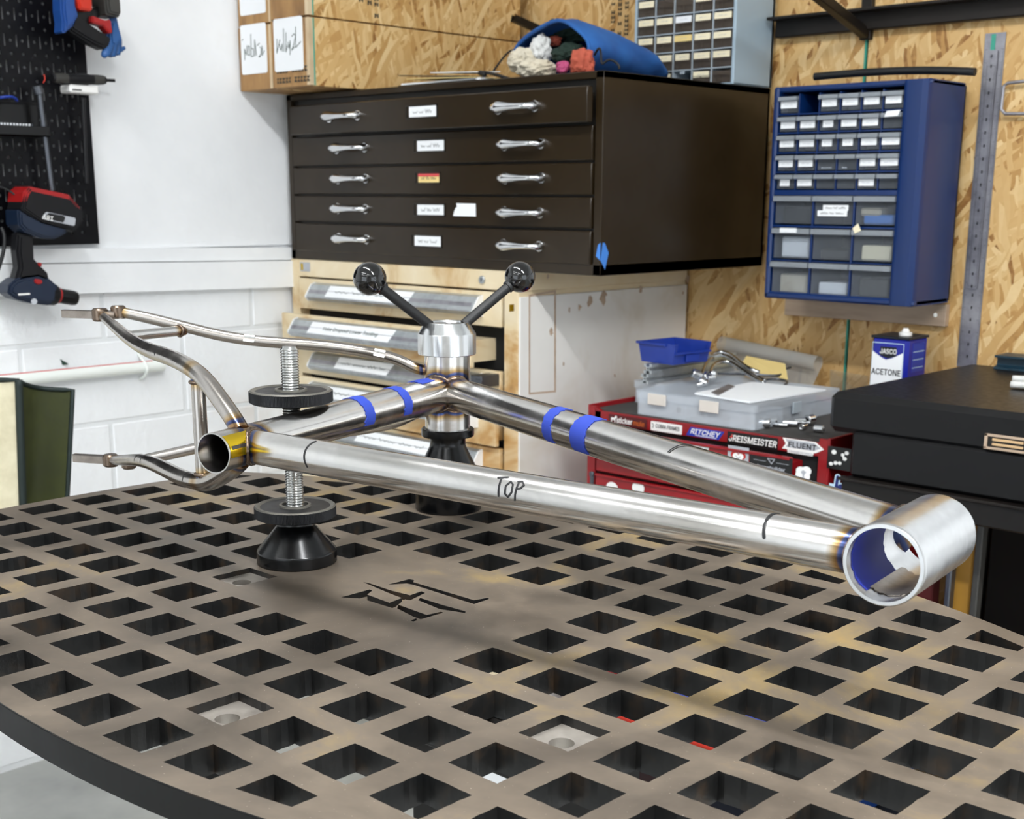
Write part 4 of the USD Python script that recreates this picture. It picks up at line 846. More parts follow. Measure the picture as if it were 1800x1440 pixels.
part(bag, 'drawstring', tube(spl([mp(2.9), mp(3.0, 1.15) + (0, 0, .004), on(873, 117, 'Y', 2.09), on(866, 127, 'Y', 2.08)], 24), .0022, 8), 'cord_black', 'black cord at the mouth', smooth=True)
part(bag, 'drawstring', tube(spl([on(1045, 97, 'Y', 2.105), on(1056, 92, 'Y', 2.095), on(1059, 112, 'Y', 2.09), on(1068, 106, 'Y', 2.095), on(1085, 112, 'Y', 2.1), on(1088, 122, 'Y', 2.1)], 40), .0024, 8), 'cord_black', smooth=True)
cc = lambda px, py, d: CAM + ray(px, py) * d
cy = lambda px, py, Y: on(px, py, 'Y', Y)
for (px, py, Y, r, mt, seed, lab) in ((918, 108, 2.125, (.034, .03, .026), 'cloth_cream', 3, 'cream rag bulging out at the left of the blue bag'), (942, 121, 2.085, (.050, .028, .020), 'cloth_cream', 5, 'beige rag resting on the flat file in front of the bag'),
                                      (950, 88, 2.14, (.024, .02, .030), 'cloth_white', 8, 'white rag standing up in the bag mouth'), (1000, 95, 2.13, (.038, .028, .020), 'cloth_green', 2, 'dark green rag in the middle of the bag mouth'),
                                      (985, 60, 2.21, (.060, .03, .030), 'cloth_green', 11, 'dark green rag deep in the top of the bag'), (1024, 110, 2.095, (.028, .02, .028), 'cloth_coral', 4, 'coral red rag at the right of the bag mouth'),
                                      (990, 118, 2.09, (.016, .012, .012), 'cloth_pink', 6, 'small pink rag low in the bag mouth'), (975, 72, 2.17, (.016, .012, .010), 'cloth_coral', 9, 'sliver of red rag behind the white one')):
    single('rag', cloth_lump(cy(px, py, Y), r, seed), mt, lab, 'rag', smooth=True)
q0 = on(697, 148, 'Y', 2.06)
fo = thing('paper_folder', 'open white paper folder with black and yellow edges lying on the flat file', 'folder', (q0[0] + .1, 2.12, ZB))
fx0 = on(700, 146, 'Y', 2.01)[0]
def slab(pts, th): return hull([tuple(p_) for p_ in pts] + [tuple(np.asarray(p_) + (0, 0, th)) for p_ in pts])
part(fo, 'cover', slab([(fx0, 2.01, ZB), (fx0 + .24, 2.01, ZB), (fx0 + .22, 2.09, ZB), (fx0, 2.2, ZB)], .002), 'black_plastic', smooth=False)
part(fo, 'paper', slab([(fx0 + .004, 2.015, ZB + .002), (fx0 + .25, 2.015, ZB + .002), (fx0 + .22, 2.09, ZB + .008), (fx0 + .004, 2.19, ZB + .018)], .004), 'card', smooth=False)
part(fo, 'cover', slab([(fx0, 2.012, ZB + .022), (fx0 + .20, 2.008, ZB + .0075), (fx0 + .20, 2.09, ZB + .013), (fx0, 2.19, ZB + .033)], .0018), 'black_plastic', 'lifted upper cover', smooth=False)
part(fo, 'yellow_sheet', slab([(fx0 + .03, 2.007, ZB + .0135), (fx0 + .24, 2.004, ZB + .0058), (fx0 + .24, 2.1, ZB + .008), (fx0 + .03, 2.1, ZB + .016)], .0012), 'card_yellow', smooth=False)
part(fo, 'paper', slab([(fx0 + .05, 2.06, ZB + .0285), (fx0 + .235, 2.05, ZB + .019), (fx0 + .235, 2.09, ZB + .022), (fx0 + .05, 2.2, ZB + .036)], .002), 'card', smooth=False)
single('glasses_arm', cat_([tube(spl([on(845, 127, 'Y', 2.05), on(862, 129, 'Y', 2.05), on(880, 134, 'Y', 2.04), on(896, 139, 'Y', 2.04)], 24) , .0034, 10), cyl(on(843, 128, 'Y', 2.05), on(853, 131, 'Y', 2.05), .0052, n=14)]), 'black_rubber', 'black plastic glasses arm lying left of the blue bag', 'glasses arm', smooth=True)
c0, c1 = on(902, 32, 'Y', 2.45), on(985, 68, 'Y', 2.6)
dd = (c1 - c0) / np.linalg.norm(c1 - c0); ex, ey, _ = basis(dd)
ch = Polygon([(-.008, -.008), (.008, -.008), (.008, .008), (.0058, .008), (.0058, -.0055), (-.0058, -.0055), (-.0058, .008), (-.008, .008)])
chm = thing('steel_channel', 'short dark steel channel sticking out behind the blue bag', 'steel channel', c0)
part(chm, 'channel', place(extr(ch, float(np.linalg.norm(c1 - c0)) - .002), c0, -ex, -ey, dd), 'shelf_steel', smooth=False)

# ================================================================== steel shelf, rulers and hook on the strand board wall
sz0, sz1 = on(1500, 55, 'Y', 2.58)[2], on(1500, 20, 'Y', 2.58)[2]
sh = thing('steel_shelf', 'dark steel angle-iron shelf with a diagonal brace at the upper right', 'shelf', (-1.2, 2.5, sz0))
part(sh, 'rail', cat_([box(-1.655, .2, 2.575, 2.6, sz0, sz1, .002), box(-1.655, .2, 2.54, 2.578, sz1 - .006, sz1, .001)]), 'shelf_steel', smooth=False)
bx = on(1522, 58, 'Y', 2.59)
part(sh, 'upright', box(bx[0] - .012, bx[0] + .012, 2.585, 2.6, sz0 - .018, sz1 + .25, .001), 'shelf_steel', smooth=False)
b0, b1 = np.array([bx[0], 2.588, sz0 - .006]), on(1438, -8, 'X', bx[0])
dd = (b1 - b0) / np.linalg.norm(b1 - b0); ex, ey, _ = basis(dd)
part(sh, 'brace', place(extr(rrect(.02, .02, .002), .5), b0 - dd * .004, ex, ey, dd), 'shelf_steel', smooth=False)
rl = on(1745, 57, 'Y', 2.59)
def ruler(lab, x0, x1, y0, z0, z1, seed, hole):
    t = thing('steel_ruler', lab, 'ruler', ((x0 + x1) / 2, y0, z0))
    pl = sbox(x0, z0, x1, z1 - .0).buffer(-.004).buffer(.004, 6) if hole else sbox(x0, z0, x1, z1)
    if hole: pl = pl.difference(Point((x0 + x1) / 2, z1 - .012).buffer(.0035))
    part(t, 'blade', place(extr(pl, .0015), (0, y0, 0), (1, 0, 0), (0, 0, 1)), 'ruler_steel', smooth=False)
    tk = []; r_ = np.random.default_rng(seed); z = z1 - .03; k = 0
    while z > z0 + .005:
        L_ = .004 if k % 10 else .0075
        tk.append(box(x0 + .0008, x0 + L_, y0 - .0018, y0 - .0014, z - .00025, z + .00025, 0)); tk.append(box(x1 - L_, x1 - .0008, y0 - .0018, y0 - .0014, z - .00025, z + .00025, 0))
        if k % 10 == 0: tk.append(box((x0 + x1) / 2 - .0018, (x0 + x1) / 2 + .0014, y0 - .0018, y0 - .0014, z - .003, z + .003, 0))
        z -= .0025; k += 1
    part(t, 'graduations', cat_(tk), 'ink', smooth=False)
    return t
xa, xb = on(1733, 60, 'Y', 2.597)[0], on(1769, 56, 'Y', 2.597)[0]
r1 = ruler('wide steel straight edge hanging behind the narrower ruler on the strand board', xa - .001, xb, 2.5985, .915, 1.567, 4, False)
part(r1, 'colour_mark', box(xa + .012, xa + .021, 2.5964, 2.597, 1.535, 1.565, .0002), 'teal_edge', smooth=False)
ruler('long narrow steel ruler with a hanging hole in front of the wide straight edge', xa + .008, xa + .029, 2.594, 1.075, 1.535, 6, True)
q = [on(1800, 143, 'Y', 2.585), on(1772, 146, 'Y', 2.585), on(1764, 152, 'Y', 2.585), on(1760, 192, 'Y', 2.585), on(1767, 200, 'Y', 2.585), on(1800, 200, 'Y', 2.585)]
single('wire_hook', tube(np.vstack([[q[0] + (.1, .0, .003)], q, [q[-1] + (.1, 0, .003)], [q[-1] + (.12, .012, .0)]]), .0035, 10), 'ruler_steel', 'bent grey wire hook on the strand board at the right edge', 'hook', smooth=True)
# ================================================================== granite surface plate on its stand
px0, pyf, pyb, pz1, pz0 = -1.139, 2.0, 2.55, .929, .786
sp = thing('surface_plate', 'large black granite surface plate with a ledge at its left end', 'surface plate', (-.65, 2.27, pz0))
part(sp, 'slab', cat_([box(px0, -.10, pyf, pyb, .860, pz1, .010), box(px0 + .047, -.16, pyf + .0005, pyb, pz0, .866, .006)]), 'granite', smooth=30)
q0, q1 = on(1735, 765, 'Y', pyf), on(1812, 795, 'Y', pyf)
part(sp, 'recess', box(q0[0], q1[0], pyf - .0008, pyf + .001, q1[2] - .001, q0[2], .0003), 'olive_dark', smooth=False)
fr_ = [box(q0[0] - .003, q1[0] + .003, pyf - .003, pyf + .001, q0[2] - .001, q0[2] + .003, .0005), box(q0[0] - .003, q1[0] + .003, pyf - .003, pyf + .001, q1[2] - .004, q1[2], .0005), box(q0[0] - .003, q0[0] + .002, pyf - .003, pyf + .001, q1[2] - .003, q0[2] + .003, .0005)]
part(sp, 'label_frame', cat_(fr_), 'grey_plank', smooth=False)
hz = q0[2] - q1[2]
for k in range(2): part(sp, 'label_bar', box(q0[0] + .010, q1[0] - .012, pyf - .0028, pyf - .0004, q1[2] + hz * (.16 + .42 * k), q1[2] + hz * (.38 + .42 * k), .0005), 'wood_pale', smooth=False)
st = thing('plate_stand', 'dark steel tube stand under the black surface plate', 'stand', (-.65, 2.27, 0))
part(st, 'top_rail', cat_([box(px0 + .04, -.15, pyf - .012, pyf + .03, .742, .785, .003), box(px0 + .04, px0 + .08, pyf + .02, pyb, .742, .785, .003), box(px0 + .04, -.15, pyb - .04, pyb, .742, .785, .003)]), 'dark_steel', smooth=False)
part(st, 'flange', box(px0 + .035, -.15, pyf - .018, pyf + .002, .781, .786, .001), 'shelf_steel', smooth=False)
for x in (px0 + .06, -.18):
    for y in (pyf + .012, pyb - .02): part(st, 'leg', box(x - .02, x + .02, y - .02, y + .02, 0, .745, .003), 'dark_steel', smooth=False)
part(st, 'shelf_board', box(px0 + .09, -.2, pyf + .005, pyb - .05, .29, .315, .002), 'wood_pale', 'pale wooden board', smooth=False)
part(st, 'back_board', box(px0 + .085, -.2, pyb - .015, pyb - .005, .02, .74, .001), 'dark_gap', smooth=False)
zs = .316
for (px, w, h, mt, nm_, lab, ct, dy) in ((1628, .03, .37, 'red_dark', 'storage_box', 'dark red box standing on the stand shelf at the left', 'box', .05), (1668, .010, .40, 'steel_bar', 'steel_bar', 'grey steel bar standing between the red box and the yellow plank', 'bar', .0), (1693, .030, .42, 'yellow_wood', 'wood_plank', 'yellow wooden plank standing under the surface plate', 'plank', .03), (1716, .012, .41, 'tool_grey', 'steel_bar', 'grey bar to the right of the yellow plank under the surface plate', 'bar', .01)):
    x = on(px, 1000, 'Y', pyf + .06 + dy)[0]
    single(nm_, box(x - w / 2, x + w / 2, pyf + .06 + dy, pyf + .075 + dy + w * .5, zs, zs + h, .002), mt, lab, ct, smooth=False)
# things on the plate
q = on(1748, 648, 'Z', pz1 + .001)
cp = Polygon([(-.03, 0), (.03, 0), (.03, .004), (.016, .008), (.016, .020), (.03, .023), (.03, .027), (-.03, .027), (-.03, .023), (-.016, .020), (-.016, .008), (-.03, .004)])
single('steel_rail', place(extr(cp, .35), (q[0], q[1] + .025, pz1 + .0008), (0, 1, 0), (0, 0, 1), (1, 0, 0)), 'channel_navy', 'dark navy rail section lying on the surface plate', 'rail', smooth=False)
q = on(1778, 683, 'Z', pz1 + .001)
rw = []
for k, (dy_, dz_) in enumerate(((0, .007), (.012, .0065), (.006, .017))):
    rw.append(tube(spl([(q[0] - .002, q[1] + dy_, pz1 + .0008 + dz_), (q[0] + .06, q[1] + dy_ + .01, pz1 + .0008 + dz_ + .001), (q[0] + .14, q[1] + dy_ + .012, pz1 + .0008 + dz_)], 20), .0068 - .0004 * k, 14, flat=.9))
single('folded_cloth', cat_(rw), 'cloth_white', 'rolled white cloth lying at the front right of the surface plate', 'cloth', smooth=True)

# ================================================================== red tool chest with stickers
hx0, hx1, hy0, hy1, hz1 = -1.708, -1.148, 2.03, 2.47, .8385
tc = thing('tool_chest', 'red steel tool chest with stickers on its drawers beside the white cabinet', 'tool chest', ((hx0 + hx1) / 2, 2.25, 0))
part(tc, 'body', cat_([box(hx0, hx0 + .006, hy0, hy1, .04, hz1 + .002, .001), box(hx1 - .006, hx1, hy0, hy1, .04, hz1 + .002, .001), box(hx0, hx1, hy1 - .006, hy1, .04, hz1 + .002, .001), box(hx0 + .004, hx0 + .022, hy0 - .001, hy0 + .006, .04, hz1, .001), box(hx1 - .022, hx1 - .004, hy0 - .001, hy0 + .006, .04, hz1, .001), box(hx0, hx1, hy0, hy1, .04, .06, .001)]), 'red_paint', smooth=False)
part(tc, 'tray', box(hx0 + .006, hx1 - .006, hy0 + .006, hy1 - .006, hz1 - .012, hz1 - .0068, .0005), 'tray_mat', 'dark mat in the top tray', smooth=False)
lipz = on(1105, 745, 'Y', hy0)[2]
fz = lambda px, py: on(px, py, 'Y', hy0)
la = fz(1060, 723)[2]; lb = fz(1060, 744)[2]
part(tc, 'top_rail', cat_([box(hx0 + .02, hx1 - .02, hy0 - .001, hy0 + .006, lb, la, .001), hull([(hx0 + .02, hy0 - .001, lb), (hx0 + .02, hy0 - .001, hz1), (hx0 + .035, hy0 - .001, la), (hx0 + .035, hy0 - .001, lb), (hx0 + .02, hy0 + .006, lb), (hx0 + .02, hy0 + .006, hz1), (hx0 + .035, hy0 + .006, la), (hx0 + .035, hy0 + .006, lb)])]), 'red_paint', smooth=False)
part(tc, 'inside', box(hx0 + .008, hx1 - .008, hy0 + .008, hy0 + .012, .06, hz1 - .013, 0), 'dark_gap', smooth=False)
Dz1 = on(1298, 791, 'Y', hy0 - .045)[2]; Dz0 = on(1437, 856, 'Y', hy0 - .045)[2]; z = Dz1; dn = []
for k, h in enumerate((Dz1 - Dz0, .05, .075, .075, .10, .10, .12)):
    z0_ = z - h
    if z0_ < .06: break
    out = .045 if k == 0 else .006
    dxr = .052
    d_ = part(tc, 'drawer', cat_([box(hx0 + .028, hx1 - dxr, hy0 - out, hy0 - out + .012, z0_, z, .002), box(hx0 + .034, hx1 - dxr - .006, hy0 - out + .01, hy1 - .03, z0_ + .004, z - .012, 0)]), 'red_paint', smooth=False)
    part(d_, 'pull_edge', box(hx0 + .028, hx1 - dxr, hy0 - out - .004, hy0 - out + .004, z - .004, z + .001, .001), 'red_paint', smooth=False)
    dn.append((d_, hy0 - out, z0_, z)); z = z0_ - .006
EX, EZ = (1.22, 0, 0), (0, 0, 1)
def pat(poly, x, y, z, d=.0005): return place(extr(poly, d), (x, y, z), EX, EZ)
ys = hy0 - .0012
def sticker(name, parts_, lab):
    n0 = None
    for k, (m_, mt) in enumerate(parts_):
        if k == 0: n0 = part(tc, name, m_, mt, lab, smooth=False)
        else: part(n0, 'print', m_, mt, smooth=False)
q = fz(1104, 741)
sticker('sticker', [(pat(rrect(.080, .020, .002), q[0], ys, q[2]), 'red_dark')] + [(text('sticker', .0105, (q[0] - .008, ys - .0006, q[2]), EX, EZ, .0003, True, squash=.72), 'sticker_white'), (text('mule', .0105, (q[0] + .0285, ys - .0006, q[2] - .0005), EX, EZ, .0003, squash=.72), 'sticker_orange'),
        (pat(unary_union([sbox(-.005, -.001, .004, .004), sbox(-.005, -.006, -.0035, 0), sbox(.0025, -.006, .004, 0), Point(.005, .0055).buffer(.0025)]), q[0] - .036, ys - .0006, q[2], .0003), 'sticker_white')], 'dark red sticker with white and orange lettering')
q = fz(1172, 752)
sticker('sticker', [(pat(rrect(.062, .0185, .002), q[0], ys, q[2]), 'sticker_white'), (text('COBRA FRAMES', .0072, (q[0] + .003, ys - .0006, q[2] + .001), EX, EZ, .0003, True, squash=.62), 'ink'), (pat(LineString([(-.027, -.004), (-.0255, .002), (-.028, .005)]).buffer(.0006), q[0], ys - .0006, q[2], .0003), 'ink_green')], 'white sticker reading COBRA FRAMES')
q = fz(1240, 762)
par = Polygon([(-.036, -.0085), (.026, -.0085), (.036, .0085), (-.028, .0085)])
sticker('sticker', [(pat(par, q[0], ys, q[2]), 'sticker_blue'), (text('RITCHEY', .0095, (q[0] + .001, ys - .0006, q[2] + .001), EX, EZ, .0003, True, shear=.3, squash=.95), 'sticker_white'), (pat(sbox(-.018, -.0068, .022, -.0055), q[0], ys - .0006, q[2], .0003), 'sticker_white')], 'slanted blue sticker with white lettering')
q = fz(1323, 775)
sticker('sticker', [(pat(rrect(.090, .023, .001), q[0], ys, q[2]), 'sticker_black'), (text('JREISMEISTER', .0115, (q[0] + .001, ys - .0006, q[2]), EX, EZ, .0003, True, shear=.12, squash=.74), 'sticker_white'), (pat(Polygon([(-.041, .0), (-.036, .008), (-.035, .001)]), q[0], ys - .0007, q[2], .0003), 'sticker_red')], 'black sticker with bold white lettering')
q = fz(1413, 786)
arw = Polygon([(-.036, .012), (.020, .012), (.034, .001), (.022, -.007), (.018, -.008), (.016, -.014), (-.026, -.014), (-.027, -.008), (-.036, -.008), (-.030, .002)])
sticker('sticker', [(pat(arw, q[0], ys, q[2]), 'sticker_white'), (pat(affinity.scale(Polygon([(-.036, .012), (.020, .012), (.034, .001), (.020, -.008), (-.034, -.008), (-.030, .002)]), .86, .72), q[0], ys - .0004, q[2] + .001, .0002), 'sticker_grey'), (text('FLUENT', .0095, (q[0] - .002, ys - .0008, q[2] + .0018), EX, EZ, .0003, True, squash=.95), 'ink'), (text('FRAMEWORKS', .0036, (q[0] - .005, ys - .0008, q[2] - .0108), EX, EZ, .0003, squash=1.15), 'sticker_grey')], 'white arrow-shaped sticker with grey lettering')
q = fz(1040, 735)
sticker('wrench_emblem', [(pat(Point(0, 0).buffer(.0085).difference(Polygon([(-.0035, .012), (-.0035, -.001), (.0035, -.001), (.005, .012)])), q[0] + .004, ys, q[2]), 'sticker_black')], 'black open-ended wrench emblem')
q = fz(1476, 806)
sk = [(pat(sbox(-.019, -.020, .019, .020), q[0], ys - .0004, q[2]), 'sticker_black')]
rk_ = random.Random(2)
for k in range(9): sk.append((pat(Point(rk_.uniform(-.013, .012), rk_.uniform(-.012, .013)).buffer(rk_.uniform(.002, .0045)).difference(Point(rk_.uniform(-.012, .012), rk_.uniform(-.012, .012)).buffer(.003)), q[0], ys - .001 - .0001 * k, q[2], .0002), 'sticker_white'))
sticker('sticker', sk, 'square black sticker with a white doodle')
q = fz(1477, 856)
hand = unary_union([Point(0, -.006).buffer(.009), LineString([(-.0055, 0), (-.004, .018)]).buffer(.0024), LineString([(.006, -.001), (.009, .010)]).buffer(.0022), LineString([(.0, 0), (.001, .003)]).buffer(.0025), LineString([(-.001, -.012), (-.001, -.019)]).buffer(.005)])
sticker('sticker', [(pat(hand.buffer(.0022).union(sbox(-.017, -.02, .017, .004)), q[0], ys - .0004, q[2]), 'sticker_pale'), (pat(hand, q[0], ys - .0009, q[2], .0003), 'sticker_navy')], 'pale sticker with a blue raised hand')
d0, yd, dz0, dz1 = dn[0]; yd -= .0008
fd = lambda px, py: on(px, py, 'Y', yd)
def dsticker(parts_, lab):
    n0 = part(d0, 'sticker', parts_[0][0], parts_[0][1], lab, smooth=False)
    return n0
q = fd(1225, 786); dsticker([(cat_([pat(rrect(.044, .014, .001), q[0], yd, q[2]), pat(Point(.002, -.018).buffer(.012).intersection(sbox(-.02, -.018, .02, .0)), q[0], yd, q[2])]), 'sticker_white')], 'white sticker above a white half disc')
part(d0, 'print', text('COLUMBUS', .004, (q[0], yd - .0007, q[2]), EX, EZ, .0002, squash=1.3), 'sticker_grey', smooth=False)
part(d0, 'print', pat(LineString([(-.008, -.016), (-.003, -.010), (.008, -.012), (.013, -.017)]).buffer(.0012), q[0], yd - .0007, q[2], .0002), 'ink_green', smooth=False)
q = fd(1298, 805); dsticker([(pat(sbox(-.019, -.021, .018, .021), q[0], yd, q[2]), 'sticker_grey')], 'grey sticker with a red heart')
heart = unary_union([Point(-.0055, .005).buffer(.0078), Point(.0055, .005).buffer(.0078), Polygon([(-.0125, .002), (.0125, .002), (0, -.0135)])]).difference(Polygon([(-.003, .015), (.003, .015), (0, .007)]))
part(d0, 'print', pat(heart, q[0], yd - .0007, q[2], .0002), 'sticker_red', smooth=False); part(d0, 'print', pat(affinity.scale(heart, .72, .72).buffer(0), q[0], yd - .0011, q[2] - .0005, .0002), 'sticker_white', smooth=False)
part(d0, 'print', pat(Polygon([(-.002, -.001), (.002, -.001), (.0006, -.009), (-.0006, -.009)]).union(LineString([(-.004, .003), (0, -.001), (.004, .003)]).buffer(.0007)), q[0], yd - .0014, q[2], .0002), 'sticker_grey', smooth=False)
q = fd(1355, 824); dsticker([(pat(sbox(-.037, -.024, .036, .024), q[0], yd, q[2]), 'sticker_black')], 'black sticker with a triangle and white lettering')
part(d0, 'print', cat_([text('framebuilder', .0062, (q[0], yd - .0007, q[2] + .0015), EX, EZ, .0002, True, squash=.95), text('supply', .004, (q[0], yd - .0007, q[2] - .0068), EX, EZ, .0002, squash=1.1), pat(sbox(-.028, -.0145, .028, -.0138).union(sbox(-.026, -.0068, -.012, -.0063)).union(sbox(.012, -.0068, .026, -.0063)).union(sbox(-.03, .0118, -.009, .0125)).union(sbox(.009, .0118, .03, .0125)).union(LineString([(-.006, .018), (.006, .018), (.001, .009), (-.006, .018)]).buffer(.0006)), q[0], yd - .0007, q[2], .0002),
      place(scribble(.05, .0028, [5, 5, 4], rk_, .0005), (q[0], yd - .0007, q[2] - .0175), EX, EZ)]), 'sticker_grey', smooth=False)
q = fd(1412, 832); n_ = dsticker([(pat(unary_union([Point(-.004, .003).buffer(.008), Point(.005, .005).buffer(.008), Point(.003, -.005).buffer(.0085), Point(-.005, -.004).buffer(.0075)]), q[0], yd, q[2]), 'sticker_white')], 'white badge-shaped sticker')
part(d0, 'print', pat(Polygon([(-.004, .002), (0, .006), (.005, .003), (.002, -.003), (.002, -.009), (-.0005, -.009), (-.0005, -.003)]), q[0], yd - .0007, q[2], .0002), 'sticker_grey', smooth=False)
for k, px in enumerate((1076, 1122)):
    q = on(px, 853, 'Y', dn[1][1] - .0008); part(dn[1][0], 'sticker', pat(Point(0, -.006).buffer(.0125, 16), q[0], dn[1][1] - .0008, q[2]), 'sticker_white', 'round white sticker', smooth=False)
q = fz(1042, 833); part(tc, 'latch', cat_([cyl((q[0], hy0 - .006, q[2]), (q[0], hy0, q[2]), .006, n=16, b=.001), box(q[0] - .005, q[0] + .005, hy0 - .004, hy0, q[2] - .022, q[2] - .002, .001)]), 'steel_bar')
# ------------------------------------------------------------------ things on the chest
ZT2 = hz1 - .0066
def organizer(name, lab, x0, x1, y0, y1, z0, h, cols, rws, labels=()):
    t = thing(name, lab, 'organizer box', ((x0 + x1) / 2, (y0 + y1) / 2, z0))
    rr = rrect(x1 - x0, y1 - y0, .014, (x0 + x1) / 2, (y0 + y1) / 2); ri = rr.buffer(-.0016)
    def up(pg, a, b): e = extr(pg, b - a); e.apply_translation((0, 0, a)); return e
    part(t, 'body', cat_([up(rr.buffer(-.003), z0, z0 + .0016), up(rr.buffer(-.003).difference(ri.buffer(-.003)), z0 + .0016, z0 + h * .68)]), 'organizer', smooth=30)
    part(t, 'lid', cat_([up(rr, z0 + h - .0018, z0 + h), up(rr.difference(ri), z0 + h * .69, z0 + h - .0018)]), 'organizer', smooth=30)
    for k in range(1, cols): part(t, 'divider', box(x0 + (x1 - x0) * k / cols - .0007, x0 + (x1 - x0) * k / cols + .0007, y0 + .006, y1 - .006, z0 + .0018, z0 + h * .66, 0), 'organizer', smooth=False)
    for k in range(1, rws): part(t, 'divider', box(x0 + .006, x1 - .006, y0 + (y1 - y0) * k / rws - .0007, y0 + (y1 - y0) * k / rws + .0007, z0 + .0018, z0 + h * .66, 0), 'organizer', smooth=False)
    return t
ox1, oy0 = on(1325, 752, 'Z', ZT2)[:2]; ox0 = on(1120, 727, 'Z', ZT2)[0]
oy0 = max(oy0, hy0 + .009)
og = organizer('organizer_box', 'clear plastic compartment box lying in front on the red tool chest', -1.60, -1.315, 2.042, 2.36, ZT2, .048, 5, 3)
for px in (1155, 1247):
    q = on(px, 715, 'Y', 2.0405); part(og, 'latch', box(q[0] - .022, q[0] + .022, 2.037, 2.0405, ZT2 + .024, ZT2 + .046, .001), 'latch_pale', smooth=False)
part(og, 'latch', box(-1.3135, -1.311, 2.17, 2.20, ZT2 + .018, ZT2 + .04, .001), 'grey_rib', smooth=False)
rq = np.random.default_rng(8)
for k in range(9):
    x, y = rq.uniform(-1.58, -1.34), rq.uniform(2.07, 2.3)
    single('metal_fitting', cat_([cyl((x, y, ZT2 + .0018), (x, y, ZT2 + .012), .008, n=14, b=.001), cyl((x + .014, y, ZT2 + .006), (x + .034, y + .01, ZT2 + .006), .004, n=10)]), 'steel_bar', 'small steel fitting seen dimly inside the front clear compartment box', 'fitting', 'fittings in the compartment box')
organizer('organizer_box', 'clear plastic compartment box at the back under the aluminium profiles', -1.699, -1.605, 2.16, 2.455, ZT2, .046, 2, 4)
zl = ZT2 + .048
pad = slab([(-1.475, 2.075, zl + .0006), (-1.335, 2.055, zl + .0006), (-1.318, 2.30, zl + .0006), (-1.48, 2.285, zl + .0006)], .0035)
single('paper_pad', pad, 'card', 'white paper pad lying on the clear compartment box', 'paper pad', smooth=False)
ze = ZT2 + .046 + .0006
def extrusion(lab, x, y0, y1, z, s=.02):
    prof = sbox(-s / 2, -s / 2, s / 2, s / 2)
    for k in range(4):
        prof = prof.difference(affinity.rotate(Polygon([(-.0032, s / 2 + .001), (.0032, s / 2 + .001), (.0032, s / 2 - .002), (.0055, s / 2 - .002), (.0025, s / 2 - .0062), (-.0025, s / 2 - .0062), (-.0055, s / 2 - .002), (-.0032, s / 2 - .002)]), 90 * k, origin=(0, 0)))
    prof = prof.difference(Point(0, 0).buffer(.0022))
    return single('aluminium_profile', place(extr(prof, y1 - y0), (x, y0, z + s / 2), (-1, 0, 0), (0, 0, 1), (0, 1, 0)), 'alu_profile', lab, 'aluminium profile', smooth=False)
extrusion('lower slotted aluminium profile on the back clear compartment box', -1.645, 2.135, 2.45, ze)
extrusion('upper slotted aluminium profile right under the blue bin', -1.643, 2.142, 2.45, ze + .0205)
zb0 = ze + .0412
bi = thing('storage_bin', 'small blue open-fronted storage bin on the aluminium profiles', 'bin', (-1.635, 2.22, zb0))
w0, w1, d0_, hb = .034, .047, .105, .042
def frust(x0b, x1b, y0b, y1b, x0t, x1t, y0t, y1t, z0, z1): return hull([(x0b, y0b, z0), (x1b, y0b, z0), (x1b, y1b, z0), (x0b, y1b, z0), (x0t, y0t, z1), (x1t, y0t, z1), (x1t, y1t, z1), (x0t, y1t, z1)])
import manifold3d as m3
def tomf(m_): return m3.Manifold(m3.Mesh(np.asarray(m_.vertices, np.float32), np.asarray(m_.faces, np.uint32)))
ctr = (-1.630, 2.215)
outer = frust(-.045, .045, -.052, .052, -.052, .052, -.056, .056, 0, hb); innr = frust(-.042, .042, -.049, .049, -.0495, .0495, -.0535, .0535, .0025, hb + .001)
cut = box(.024, .07, -.046, .046, .024, .06, 0)
mf = tomf(outer) - tomf(innr) - tomf(cut)
mm_ = mf.to_mesh(); bm = trimesh.Trimesh(mm_.vert_properties[:, :3], mm_.tri_verts, process=False)
lipb = [box(-.056, -.051, -.058, .058, hb - .005, hb, .001), box(-.056, .028, -.060, -.055, hb - .005, hb, .001), box(-.056, .028, .055, .060, hb - .005, hb, .001), box(.048, .053, -.020, .020, .004, .020, .001), box(.0455, .056, -.053, .053, .021, .0245, .0008)]
binm = cat_([bm] + lipb); binm = rot(binm, -6); binm.apply_translation((ctr[0], ctr[1], zb0))
part(bi, 'shell', binm, 'bin_blue', smooth=False)
# chrome clamps, hex keys, plastic sleeve
def at(px, py, d): return CAM + ray(px, py) * d
cz_ = zl + .0005
def lay(px, py, h): return on(px, py, 'Z', cz_ + h)
ck = thing('toggle_clamp', 'bright chrome bent rods with a cluster of fittings on the clear compartment box', 'clamp rods', lay(1270, 670, 0))
for a_ in ([(1228, 668, .006), (1236, 645, .022), (1252, 622, .034), (1268, 618, .036), (1295, 634, .026), (1320, 655, .012), (1345, 668, .005)], [(1240, 672, .006), (1248, 650, .020), (1262, 632, .030), (1280, 632, .029), (1300, 645, .020), (1325, 663, .008), (1342, 672, .005)], [(1252, 625, .032), (1258, 612, .040), (1272, 612, .040), (1300, 632, .030), (1334, 652, .016)]):
    part(ck, 'bent_rod', tube(spl([lay(x, y + h * 1000 * .98, 0) + (0, 0, h) for x, y, h in a_], 40), .0040, 12), 'chrome', smooth=True)
rk3 = np.random.default_rng(6)
